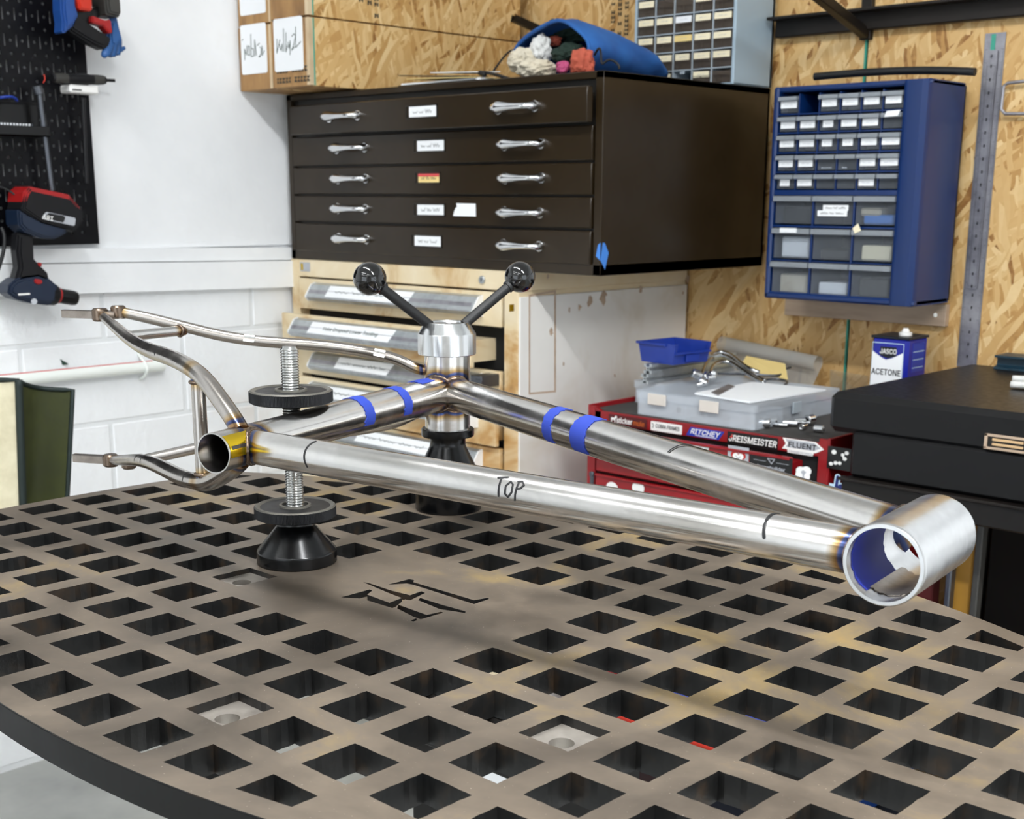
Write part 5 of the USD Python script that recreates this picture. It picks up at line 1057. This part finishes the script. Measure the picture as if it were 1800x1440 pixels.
for k, (x, y, h, r) in enumerate(((1224, 662, .014, .011), (1240, 664, .010, .008), (1250, 668, .008, .008), (1236, 676, .004, .009), (1252, 660, .016, .007), (1230, 680, .003, .007))):
    p_ = lay(x, y + h * 900, 0) + (0, 0, h + .005); d_ = rk3.normal(size=3) * (1, 1, .3); d_ /= np.linalg.norm(d_)
    part(ck, 'fitting', cyl(p_ - d_ * r, p_ + d_ * r, r * .8, n=14, b=.002), 'chrome')
hk = [(1300, 676), (1340, 668), (1378, 655), (1390, 648)]
single('hex_key', tube(spl([on(1262, 657, 'Z', cz_ + .004), on(1330, 659, 'Z', cz_ + .004), on(1368, 660, 'Z', cz_ + .004), on(1374, 656, 'Z', cz_ + .005), on(1390, 646, 'Z', cz_ + .010)], 30), .0028, 6), 'steel_bar', 'dark hex key lying behind the chrome rods', 'hex key')
single('hex_key', tube(spl([on(1340, 668, 'Z', cz_ + .004), on(1372, 667, 'Z', cz_ + .004), on(1383, 671, 'Z', cz_ + .004), on(1379, 677, 'Z', cz_ + .003)], 24), .0026, 6), 'steel_bar', 'short hex key lying right of the chrome rods by the white pad', 'hex key')
single('steel_scale', slab([on(1250, 690, 'Z', zl + .0042), on(1262, 696, 'Z', zl + .0042), on(1292, 680, 'Z', zl + .0042), on(1280, 676, 'Z', zl + .0042)], .001), 'ruler_steel', 'short steel scale lying across the left edge of the paper pad', 'scale', smooth=False)
# sleeve: a rolled sheet of clear plastic leaning at the wall
s0, s1 = on(1268, 604, 'Y', 2.565), on(1438, 640, 'Y', 2.545)
dd = (s1 - s0) / np.linalg.norm(s1 - s0); ex, ey, _ = basis(dd); ex = -ex if ex[2] < 0 else ex
pf = [(0.017 * math.cos(t), .017 * math.sin(t)) for t in np.linspace(-.6, 3.6, 24)]
V = []; F = []
ang = np.linspace(-1.2, 4.0, 30); Ls = np.linspace(0, np.linalg.norm(s1 - s0), 8); up3 = np.array([0, 0, 1.]) - dd * dd[2]; up3 /= np.linalg.norm(up3); sd3 = np.cross(dd, up3)
prof = [np.array([.017 * math.cos(a_), .017 * math.sin(a_)]) for a_ in ang] + [np.array([.017 * math.cos(4.0) + k * .004, .017 * math.sin(4.0) - .0065 * k]) for k in range(1, 8)]
for lv in Ls:
    for q_ in prof:
        for th in (0, .0006): V.append(s0 + dd * lv + sd3 * (q_[0] * (1 + th * 40)) + up3 * (q_[1] * (1 + th * 40)))
npf = len(prof)
for i in range(len(Ls) - 1):
    for j in range(npf - 1):
        a = (i * npf + j) * 2; b = a + 2; c = ((i + 1) * npf + j) * 2; d_ = c + 2
        F += [(a, c, b), (b, c, d_), (a + 1, b + 1, c + 1), (b + 1, d_ + 1, c + 1)]
slv = trimesh.Trimesh(V, F, process=False)
sv = single('plastic_sleeve', slv, 'sleeve', 'rolled sheet of clear grey plastic leaning against the strand board', 'plastic sheet', smooth=True)
sq_ = [on(1298, 662, 'Z', zl + .001), on(1392, 676, 'Z', zl + .001), on(1400, 655, 'Z', zl + .001), on(1310, 645, 'Z', zl + .001)]
single('yellow_sheet', slab([on(1300, 648, 'Y', 2.44), on(1385, 668, 'Y', 2.40), on(1380, 640, 'Y', 2.46), on(1312, 626, 'Y', 2.47)], .0008), 'card_yellow', 'yellow sheet of paper under the rolled clear plastic', 'paper', smooth=False)
ORD = ['first', 'second', 'third', 'fourth', 'fifth', 'sixth', 'seventh', 'eighth', 'ninth', 'tenth', 'eleventh', 'twelfth']
for k, (px, py, r, L_, az) in enumerate(sorted(((1344, 744, .009, .020, .4), (1357, 741, .007, .016, 1.1), (1372, 747, .004, .03, .2), (1390, 744, .006, .028, .3), (1405, 741, .007, .022, .9), (1412, 750, .006, .016, 1.6), (1424, 738, .010, .016, 1.3), (1440, 754, .007, .018, .1), (1416, 746, .004, .034, 2.2)))):
    p_ = on(px, py, 'Z', ZT2 + r + .0006); d_ = np.array([math.cos(az), math.sin(az), 0])
    single('socket', cat_([pipe(p_ - d_ * L_ / 2, p_ + d_ * L_ / 2, r, r * .6, 20), cyl(p_ - d_ * L_ * .4, p_ + d_ * L_ * .3, r * .62, n=12)]), 'chrome', 'shiny steel socket on the red chest tray, %s from the left' % ORD[k], 'socket', 'sockets on the tray')
# acetone can
ax0, ax1, ay, az1 = on(1533, 592, 'Y', 2.43)[0], on(1598, 592, 'Y', 2.43)[0], 2.43, on(1533, 590, 'Y', 2.43)[2]
can = thing('solvent_can', 'blue rectangular can with a white label reading ACETONE behind the surface plate', 'can', ((ax0 + ax1) / 2, 2.47, hz1 + .003))
ax1 = min(ax1, px0 - .004); cwid = ax1 - ax0
part(can, 'body', box(ax0, ax1, ay, ay + .085, ZT2 + .0006, az1, .006), 'can_blue', smooth=30)
part(can, 'top', box(ax0 - .0015, ax1 + .0015, ay - .0015, ay + .0865, az1 - .004, az1 + .0015, .001), 'can_top', smooth=False)
xc = (ax0 + ax1) / 2
part(can, 'cap', cat_([cyl((xc + .012, ay + .04, az1), (xc + .012, ay + .04, az1 + .008), .013, n=24, b=.001), cyl((xc + .012, ay + .04, az1 + .008), (xc + .012, ay + .04, az1 + .016), .008, .0055, n=20, b=.001)]), 'white_plastic', 'white screw cap')
sx = cwid * .42
lb_ = part(can, 'label', place(extr(Polygon([(-sx, -.12), (sx * .98, -.12), (sx * .98, -.030), (.3 * sx, -.042), (-.1 * sx, -.046), (-.4 * sx, -.042), (-sx, -.030)]), .0005), (xc - .003, ay, az1), (1, 0, 0), EZ), 'card', 'white paper label', smooth=False)
part(lb_, 'print', text('ACETONE', .0115, (xc - .004, ay - .0008, az1 - .071), (1, 0, 0), EZ, .0003, True, squash=cwid * .80 / .075), 'ink', smooth=False)
e_ = part(can, 'emblem', pat(Polygon([(-.0145, .010), (.0145, .010), (.0145, -.008), (0, -.013), (-.0145, -.008)]), xc - .002, ay, az1 - .030), 'can_top', smooth=False)
part(e_, 'print', text('JASCO', .0095, (xc - .002, ay - .0008, az1 - .029), (1, 0, 0), EZ, .0003, True, squash=.85), 'sticker_white', smooth=False)
part(can, 'label_border', place(extr(sbox(-sx * 1.03, -.118, sx * 1.02, -.012).difference(sbox(-sx, -.12, sx * .99, -.0135)), .0003), (xc - .003, ay, az1), (1, 0, 0), EZ), 'sticker_pale', smooth=False)
part(can, 'side_print', box(ax1, ax1 + .0005, ay + .02, ay + .07, az1 - .07, az1 - .012, 0), 'sticker_blue', smooth=False)
for k in range(3): part(can, 'side_print', box(ax1 + .0004, ax1 + .0008, ay + .022, ay + .068, az1 - .03 - .016 * k, az1 - .0285 - .016 * k, 0), 'sticker_pale', smooth=False)
# clear bag pinned low on the strand board
single('plastic_bag', slab([on(1459, 650, 'Y', 2.595), on(1526, 662, 'Y', 2.595), on(1524, 700, 'Y', 2.595), on(1459, 690, 'Y', 2.595)], .001) , 'bag_clear', 'clear plastic bag hanging low on the strand board left of the can', 'plastic bag', smooth=False)
# ================================================================== black pegboard with tools on the left wall
PX = XW + .018
py1 = on(160, 220, 'X', PX)[1]; pz0_ = 1.150; pz1_ = 1.95; py0_ = .2
pg = thing('pegboard', 'black metal pegboard with round and slotted holes hung with tools on the white wall', 'pegboard', (PX, (py0_ + py1) / 2, pz0_))
pol = sbox(py0_, pz0_, py1, pz1_); hl = []
nz = int((pz1_ - pz0_) / .0254)
for i in range(1, 40):
    y = py1 - .012 - i * .0127 * 1.0
    if y < 1.15: break
    for k in range(1, nz):
        z = pz0_ + k * .0254
        if z > 1.75: break
        if i % 2 == 0: hl.append(Point(y, z).buffer(.0032, 4))
        elif k % 2 == 0: hl.append(sbox(y - .0017, z - .012, y + .0017, z + .012))
part(pg, 'panel', place(extr(pol.difference(unary_union(hl)), .0015), (PX - .0015, 0, 0), (0, 1, 0), (0, 0, 1), (1, 0, 0)), 'peg_black', smooth=False)
part(pg, 'flange', cat_([box(XW + .0005, PX, py1 - .002, py1, pz0_, pz1_, .0005), box(XW + .0005, PX, py0_, py1, pz0_, pz0_ + .002, .0005)]), 'peg_black', smooth=False)
pp = lambda px, py, dx=.03: on(px, py, 'X', PX + dx)
# T-handle driver
sd_ = thing('screwdriver', 'grey and black ratchet screwdriver lying across the pegboard', 'screwdriver', pp(140, 140))
A0, A1 = pp(91, 137, .04), pp(185, 141, .04); dd = (A1 - A0) / np.linalg.norm(A1 - A0); LL = np.linalg.norm(A1 - A0)
part(sd_, 'handle', lathe([(0, 0), (.0085, 0), (.0095, .003), (.009, .006), (.0088, .03), (.0115, LL * .42), (.0115, LL * .62), (.0092, LL * .8), (.0085, LL - .003), (.0075, LL), (0, LL)], A0, dd, 32), 'tool_dark')
for a, b in ((.04, .28), (.76, .96)): part(sd_, 'grip', lathe([(.0089 + (.0008 if a < .5 else .0015), LL * a), (.0096 + .0008 * 1, LL * (a + b) / 2), (.0099 if a < .5 else .0092, LL * b)], A0, dd, 32), 'tool_grey', 'grey end of the handle')
part(sd_, 'shaft', cyl(A1, A1 + dd * .022, .0034, n=8), 'black_plastic')
wh = thing('tool_holder', 'white plastic slotted tool holder under the screwdriver', 'tool holder', pp(130, 158))
a, b = pp(104, 150, .0), pp(156, 168, .0)
part(wh, 'block', box(PX + .001, PX + .045, a[1], b[1], b[2], a[2], .003), 'white_plastic', smooth=30)
q = pp(135, 158, .045); part(wh, 'slot', box(PX + .0445, PX + .0456, q[1] - .010, q[1] + .011, q[2] - .0013, q[2] + .0013, .0003), 'dark_gap', smooth=False)
q = pp(146, 172, .03); q2 = pp(152, 322, .03)
single('long_driver', cat_([cyl(q, q + (q2 - q) * .05, .0055, n=16, b=.001), cyl(q + (q2 - q) * .05, q2, .0042, n=14)]), 'tool_dark', 'long dark driver shaft hanging from the white holder at the edge of the pegboard', 'driver', smooth=40)
q, q2 = pp(69, 162, .035), pp(92, 335, .035)
single('pipe_tool', cat_([tube(np.linspace(q, q2, 8), .0058, 18), pipe(q - (0, .003, .0) - (q2 - q) * .06, q + (q2 - q) * .02, .0105, .0078, 24)]), 'steel_bar', 'dark steel tube with a ring head hanging on the pegboard', 'tube tool', smooth=40)
single('cable_tie', tube(spl([pp(77, 131, .05), pp(79, 138, .052), pp(76, 146, .05)], 10), .0012, 6), 'red_bright', 'small red hook in the ring of the steel tube', 'red hook', smooth=True)
# bit rack
br = thing('bit_rack', 'black wire rack with rows of small silver bits at the left edge of the photo', 'rack', pp(30, 220, 0))
a, b = pp(-40, 180, .0), pp(68, 242, .0)
part(br, 'rack', cat_([box(PX + .001, PX + .05, a[1], b[1], b[2], b[2] + .003, .0005), box(PX + .047, PX + .05, a[1], b[1], b[2], b[2] + .02, .0005), box(PX + .001, PX + .004, a[1], b[1], b[2], a[2], .0005)]), 'black_plastic', smooth=False)
part(br, 'wire', tube(spl([pp(-40, 177, .05), pp(0, 178, .05), pp(40, 180, .05), pp(66, 182, .05)], 20), .0012, 6), 'black_plastic', smooth=True)
for r_ in range(2):
    for k in range(12):
        y = b[1] - .008 - k * .0066; z = b[2] + .0035 + r_ * .0005; xx = PX + .012 + .018 * (1 - r_)
        single('driver_bit', cyl((xx, y - (.01 if r_ else 0), z), (xx, y - (.01 if r_ else 0), z + (.012 if r_ == 0 else .022)), .0026, n=6), 'chrome' if not (k in (0, 1, 2) and r_ == 0) else 'red_bright', '%s driver bit in the %s row of the black rack, %s from the right' % ('silver' if not (k in (0, 1, 2) and r_ == 0) else 'red', ('front', 'rear')[r_], ORD[k]), 'driver bit', 'silver bits in the rack' if not (k in (0, 1, 2) and r_ == 0) else 'red-tipped bits in the rack')
single('blue_clip', tube(spl([pp(0, 172, .04), pp(14, 170, .045), pp(25, 172, .04), pp(30, 178, .035)], 16), .003, 8), 'bin_blue', 'blue wire loop above the bit rack', 'blue loop', smooth=True)
# cordless impact driver hanging upside down
DXP = .06
dq = lambda px, py, dx=DXP: pp(px, py, dx)
def plate3(pts, x0, x1, bev=.006):
    """An outline in the photograph's plane of the wall, given real thickness along X, with rounded edges."""
    pg_ = Polygon([tuple(dq(a, b)[1:]) for a, b in pts]).buffer(-.004).buffer(.004, 5)
    ms = []
    for s, (u0, u1) in ((0, (x0 + bev, x1 - bev)), (bev * .45, (x0 + bev * .4, x1 - bev * .4)), (bev, (x0, x1))):
        g = pg_.buffer(-s)
        if not g.is_empty: ms.append(place(extr(g, u1 - u0), (u0, 0, 0), (0, 1, 0), (0, 0, 1), (1, 0, 0)))
    return cat_(ms)
dt = thing('impact_driver', 'dark blue cordless impact driver with red battery hanging upside down at the left', 'impact driver', dq(60, 440))
c = PX + DXP
part(dt, 'motor_housing', plate3([(8, 500), (20, 490), (38, 485), (60, 482), (80, 490), (94, 502), (92, 528), (78, 536), (50, 533), (20, 525), (6, 515)], c - .032, c + .024, .008), 'drill_blue')
part(dt, 'handle', plate3([(26, 410), (54, 412), (56, 455), (62, 462), (80, 480), (84, 500), (40, 505), (20, 498), (28, 470), (24, 440)], c - .022, c + .016, .008), 'tool_dark')
part(dt, 'foot', plate3([(20, 366), (40, 378), (70, 386), (108, 398), (106, 410), (86, 420), (60, 418), (34, 408), (22, 395)], c - .034, c + .03, .007), 'drill_blue')
bt = part(dt, 'battery', plate3([(30, 345), (38, 330), (110, 346), (133, 372), (132, 392), (118, 407), (60, 392), (24, 368)], c - .036, c + .036, .006), 'tool_dark', 'dark battery pack with red top')
part(bt, 'red_cover', plate3([(29, 338), (40, 328), (108, 342), (131, 368), (126, 371), (52, 353), (40, 366), (27, 356)], c - .040, c + .034, .006), 'red_plastic')
part(bt, 'orange_strip', plate3([(72, 362), (125, 374), (122, 380), (74, 369)], c + .03, c + .0375, .001), 'red_bright')
part(bt, 'label', plate3([(66, 372), (118, 383), (116, 397), (56, 384)], c + .033, c + .0372, .0005), 'sticker_grey')
part(bt, 'label', plate3([(70, 374), (100, 380), (96, 391), (61, 383)], c + .035, c + .0380, .0005), 'sticker_black')
q = dq(84, 383, DXP + .0384); ey_ = np.array([0, 1, -.22]); ey_ /= np.linalg.norm(ey_)
part(bt, 'print', text('18V', .009, q, -ey_, (0, -.22, -.975), .0003, True), 'sticker_white', smooth=False)
part(dt, 'trigger', plate3([(64, 461), (72, 462), (67, 472), (68, 480), (73, 483), (66, 486), (62, 476)], c - .012, c + .012, .003), 'red_plastic', 'red trigger')
part(dt, 'direction_switch', plate3([(50, 489), (62, 491), (66, 497), (56, 499), (50, 496)], c + .02, c + .028, .002), 'red_plastic')
A0, A1 = dq(86, 517), dq(134, 525); dd = (A1 - A0) / np.linalg.norm(A1 - A0)
part(dt, 'nose', lathe([(0, -.01), (.024, -.01), (.022, .012), (.018, .018), (0, .018)], A0, dd, 36), 'tool_dark')
part(dt, 'red_collar', cyl(dq(91, 517.8), dq(105, 520), .0165, n=32, b=.002), 'red_plastic', 'red collar ring')
part(dt, 'chuck', lathe([(0, 0), (.0148, 0), (.0155, .002), (.0158, .03), (.0150, .036), (.0135, .0385), (0, .0385)], dq(104, 520), dd, 36), 'black_plastic')
part(dt, 'orange_label', plate3([(26, 523), (54, 527), (53, 533), (25, 529)], c + .020, c + .0248, .0005), 'red_bright')
q = dq(42, 517, DXP + .0248); part(dt, 'print', cat_([box(PX + DXP + .0235, PX + DXP + .0248, q[1] - .012, q[1] + .013, q[2] - .002, q[2] + .0015, 0)]), 'sticker_white', smooth=False)
part(dt, 'badge', cyl(dq(60, 530, DXP + .018), dq(60, 530, DXP + .0252), .006, n=20), 'sticker_grey')
part(dt, 'belt_hook', tube(spl([dq(2, 400, .04), dq(8, 420, .045), dq(4, 450, .045), dq(-4, 475, .04)], 24), .004, 10), 'black_rubber')
single('pegboard_hook', tube(spl([pp(-30, 342, .004), pp(5, 330, .03), pp(30, 345, .055), pp(52, 352, .06)], 20), .0022, 8), 'black_rubber', 'thin black wire hook above the red battery', 'hook', smooth=True)
# red and blue power tool with blue gloves at the top left
XT = .075
dq = lambda px, py, dx=XT: pp(px, py, dx)
gt = thing('power_tool', 'red and dark grey power tool hanging at the top of the pegboard', 'power tool', dq(150, 40)); c = PX + XT
part(gt, 'handle', plate3([(120, 30), (130, 28), (168, 54), (190, 68), (186, 82), (176, 88), (150, 76), (118, 56), (112, 42)], c - .02, c + .018, .008), 'tool_dark', 'dark ribbed grip')
part(gt, 'battery', plate3([(170, -30), (196, -30), (200, 24), (196, 33), (174, 28), (171, 8)], c - .03, c + .035, .008), 'tool_grey', 'grey battery block')
part(gt, 'guard', plate3([(152, 28), (164, 33), (176, 37), (186, 36), (189, 60), (183, 60), (172, 47), (162, 44), (153, 41)], c - .006, c + .022, .003), 'red_plastic', 'red guard')
part(gt, 'red_body', plate3([(122, -30), (149, -30), (150, 20), (146, 22), (128, 19), (123, 0)], c - .012, c + .03, .004), 'red_bright', 'orange red body')
part(gt, 'dark_body', plate3([(128, 18), (150, 20), (172, 10), (174, 30), (150, 46), (122, 34)], c - .025, c + .008, .005), 'black_plastic')
gl = thing('tool_cover', 'blue rubber guard at the left of the red power tool', 'tool guard', dq(112, 30))
part(gl, 'guard', plate3([(97, -30), (122, -30), (124, 12), (129, 28), (122, 46), (106, 59), (100, 60), (101, 40), (98, 20)], c - .02, c + .026, .008), 'tool_blue')
g2 = thing('rubber_glove', 'blue rubber glove hanging beside the pegboard with fingers down', 'glove', dq(200, 70))
part(g2, 'palm', plate3([(188, 36), (203, 28), (206, 44), (213, 72), (200, 86), (188, 80), (186, 62)], c - .012, c + .012, .008), 'glove')
def finger(pts, r, nm_='finger'): part(g2, nm_, tube(spl([dq(a, b, XT + d) for a, b, d in pts], 20), np.r_[np.linspace(r, r * .95, 17), r * .8, r * .55, r * .2], 16, flat=.8), 'glove', smooth=True)
finger([(192, 70, 0), (190, 86, .004), (186, 97, .006), (187, 101, .006)], .0105)
finger([(200, 70, 0), (199, 85, .0), (196, 97, .0), (196, 101, 0)], .0095); finger([(207, 66, -.004), (208, 82, -.004), (206, 94, -.004), (206, 98, -.004)], .0075)
finger([(208, 90, -.006), (213, 88, -.006), (217, 85, -.006), (220, 84, -.006)], .005, 'thumb')

# ================================================================== white pipe on the blocks
q0, q1 = on(-60, 666, 'X', XW + .02), on(287, 642, 'X', XW + .02)
pi_ = thing('pvc_pipe', 'white plastic pipe running along the painted block wall at the left', 'pipe', q1)
part(pi_, 'pipe', pipe((XW + .02, q0[1] - 1.2, q1[2] + .004), (XW + .02, q1[1], q1[2]), .0135, .0115, 28), 'pvc')
part(pi_, 'red_line', cyl((XW + .024, q0[1] - 1.2, q1[2] + .0178), (XW + .024, q1[1] - .03, q1[2] + .0132), .0012, n=8), 'card_red', 'thin red print line')
q = on(247, 628, 'X', XW + .01)
part(pi_, 'clip', tube(spl([(XW + .002, q[1], q[2] + .02), (XW + .01, q[1], q[2]), (XW + .036, q[1], q[2] - .02), (XW + .03, q[1], q[2] - .036), (XW + .002, q[1], q[2] - .05)], 24), .0035, 10), 'pvc', smooth=True)
q = on(112, 634, 'X', XW + .004)
part(pi_, 'bracket', hull([(XW, q[1] - .006, q[2] + .004), (XW, q[1] + .012, q[2] - .008), (XW + .012, q[1] + .006, q[2] - .008), (XW, q[1] - .002, q[2] - .010)]), 'ink_green', smooth=False)
pw_ = on(150, 710, 'X', XW + .001)

# ================================================================== folding canvas chair behind the table
KX = -2.12
ch = thing('folding_chair', 'folding canvas chair with cream and olive back panels behind the table at the left', 'chair', (KX, .98, 0))
kq = lambda px, py, dx=0: on(px, py, 'X', KX + dx)
def cloth(px_pts, n, mat, nm_, bulge):
    a, b, c_, d_ = [kq(*p_) for p_ in px_pts]        # top-left, top-right, bottom-right, bottom-left
    V = []
    for i in range(n + 1):
        for j in range(n + 1):
            u, v = i / n, j / n
            p_ = (a * (1 - u) + b * u) * (1 - v) + (d_ * (1 - u) + c_ * u) * v
            V.append(p_ + np.array([-bulge * math.sin(math.pi * u) * (.6 + .4 * v), 0, -.006 * math.sin(math.pi * u) * (1 - v)]))
    V = np.array(V); W2 = V + (-.003, 0, 0); m1 = (n + 1) ** 2; F = []
    for i in range(n):
        for j in range(n):
            a_, b_, c2, d2 = i * (n + 1) + j, (i + 1) * (n + 1) + j, (i + 1) * (n + 1) + j + 1, i * (n + 1) + j + 1
            F += [(a_, b_, c2), (a_, c2, d2), (a_ + m1, c2 + m1, b_ + m1), (a_ + m1, d2 + m1, c2 + m1)]
    t_ = trimesh.Trimesh(np.vstack([V, W2]), F, process=False); t_.fix_normals()
    part(ch, nm_, t_, mat, smooth=True)
    E_ = np.vstack([V[[i * (n + 1) for i in range(n + 1)]], V[[n * (n + 1) + j for j in range(1, n + 1)]]])
    part(ch, 'piping', tube(E_, .0042, 8), 'piping', 'dark piped edge', smooth=True)
cloth([(-260, 655), (31, 668), (42, 1000), (-260, 1010)], 12, 'canvas_cream', 'back_panel', .03)
cloth([(36, 672), (128, 686), (112, 1000), (44, 1000)], 10, 'canvas_olive', 'side_panel', .05)
part(ch, 'piping', tube(spl([kq(33, 668, .004), kq(36, 760, .004), kq(44, 1000, .004)], 20), .007, 8), 'piping', smooth=True)
yA, yB = kq(-260, 660)[1], kq(128, 686)[1]
part(ch, 'seat', slab([(KX, yA, .45), (KX, yB - .34, .45), (KX + .2, yB - .40, .47), (KX + .2, yA - .02, .47)], .012), 'canvas_olive', smooth=False)
for y in (yA + .05, yB - .40):
    part(ch, 'leg', cyl((KX - .06, y, 0), (KX + .22, y, .66), .010, n=14), 'dark_steel'); part(ch, 'leg', cyl((KX + .22, y, 0), (KX - .05, y, .70), .010, n=14), 'dark_steel')
    part(ch, 'back_post', cyl((KX - .012, y, .44), (KX - .012, y, .90), .010, n=14), 'dark_steel')
    part(ch, 'arm_rest', box(KX, KX + .24, y - .025, y + .025, .655, .67, .006), 'black_plastic')
# ================================================================== below and beyond the table
tt = thing('storage_tote', 'blue plastic tote with flat lid on the red cart seen through the table holes', 'tote', (-.98, 1.66, .36))
part(tt, 'body', box(-1.135, -.83, 1.57, 1.80, .36, .47, .012), 'blue_plastic', smooth=30); part(tt, 'lid', box(-1.14, -.825, 1.562, 1.808, .472, .50, .006), 'bin_blue', smooth=30)
dy = thing('utility_cart', 'red tube cart on black wheels behind the table under the blue tote', 'cart', (-1.0, 1.62, 0))
part(dy, 'rail', cyl((-1.24, 1.44, .50), (-.76, 1.44, .50), .011, n=16), 'red_bright', 'red front tube')
for x in (-1.23, -.77):
    part(dy, 'post', cyl((x, 1.44, .06), (x, 1.44, .50), .010, n=14), 'red_bright'); part(dy, 'post', cyl((x, 1.83, .06), (x, 1.83, .36), .010, n=14), 'red_bright')
    for y in (1.45, 1.82): part(dy, 'wheel', cyl((x - .012, y, .035), (x + .012, y, .035), .035, n=20, b=.003), 'black_rubber')
part(dy, 'deck', box(-1.24, -.76, 1.43, 1.84, .335, .3595, .004), 'black_rubber', smooth=False)
bxw = thing('storage_box', 'white cardboard box on the floor seen through the table holes', 'box', (-1.72, 1.80, 0))
part(bxw, 'carton', box(-1.85, -1.60, 1.72, 1.95, .001, .22, .003), 'card', smooth=False); part(bxw, 'flap', box(-1.85, -1.60, 1.70, 1.83, .222, .225, .0005), 'card', smooth=False)
# strip lamp housings on the ceiling
PLACE = ['above the flat file, left of the frame', 'above the frame head tube, brightest', 'left of the middle pair', 'right of the middle pair', 'left of the pair at the back of the shop', 'right of the pair at the back of the shop']
for i, (x, y, z, lx, ly, _) in enumerate(LAMPS):
    t = thing('ceiling_lamp', 'white LED strip lamp ' + PLACE[i], 'ceiling lamp', (x, y, z), 'strip lamps under the ceiling')
    part(t, 'housing', cat_([box(x - lx / 2 - .02, x + lx / 2 + .02, y - ly / 2 - .02, y + ly / 2 + .02, z + .004, z + .05, .004)]), 'white_plastic', smooth=False)
    for sx in (-.5, .5): part(t, 'hanger', cyl((x + sx * lx * .8, y, z + .05), (x + sx * lx * .8, y, ZC), .004, n=8), 'steel_bar')
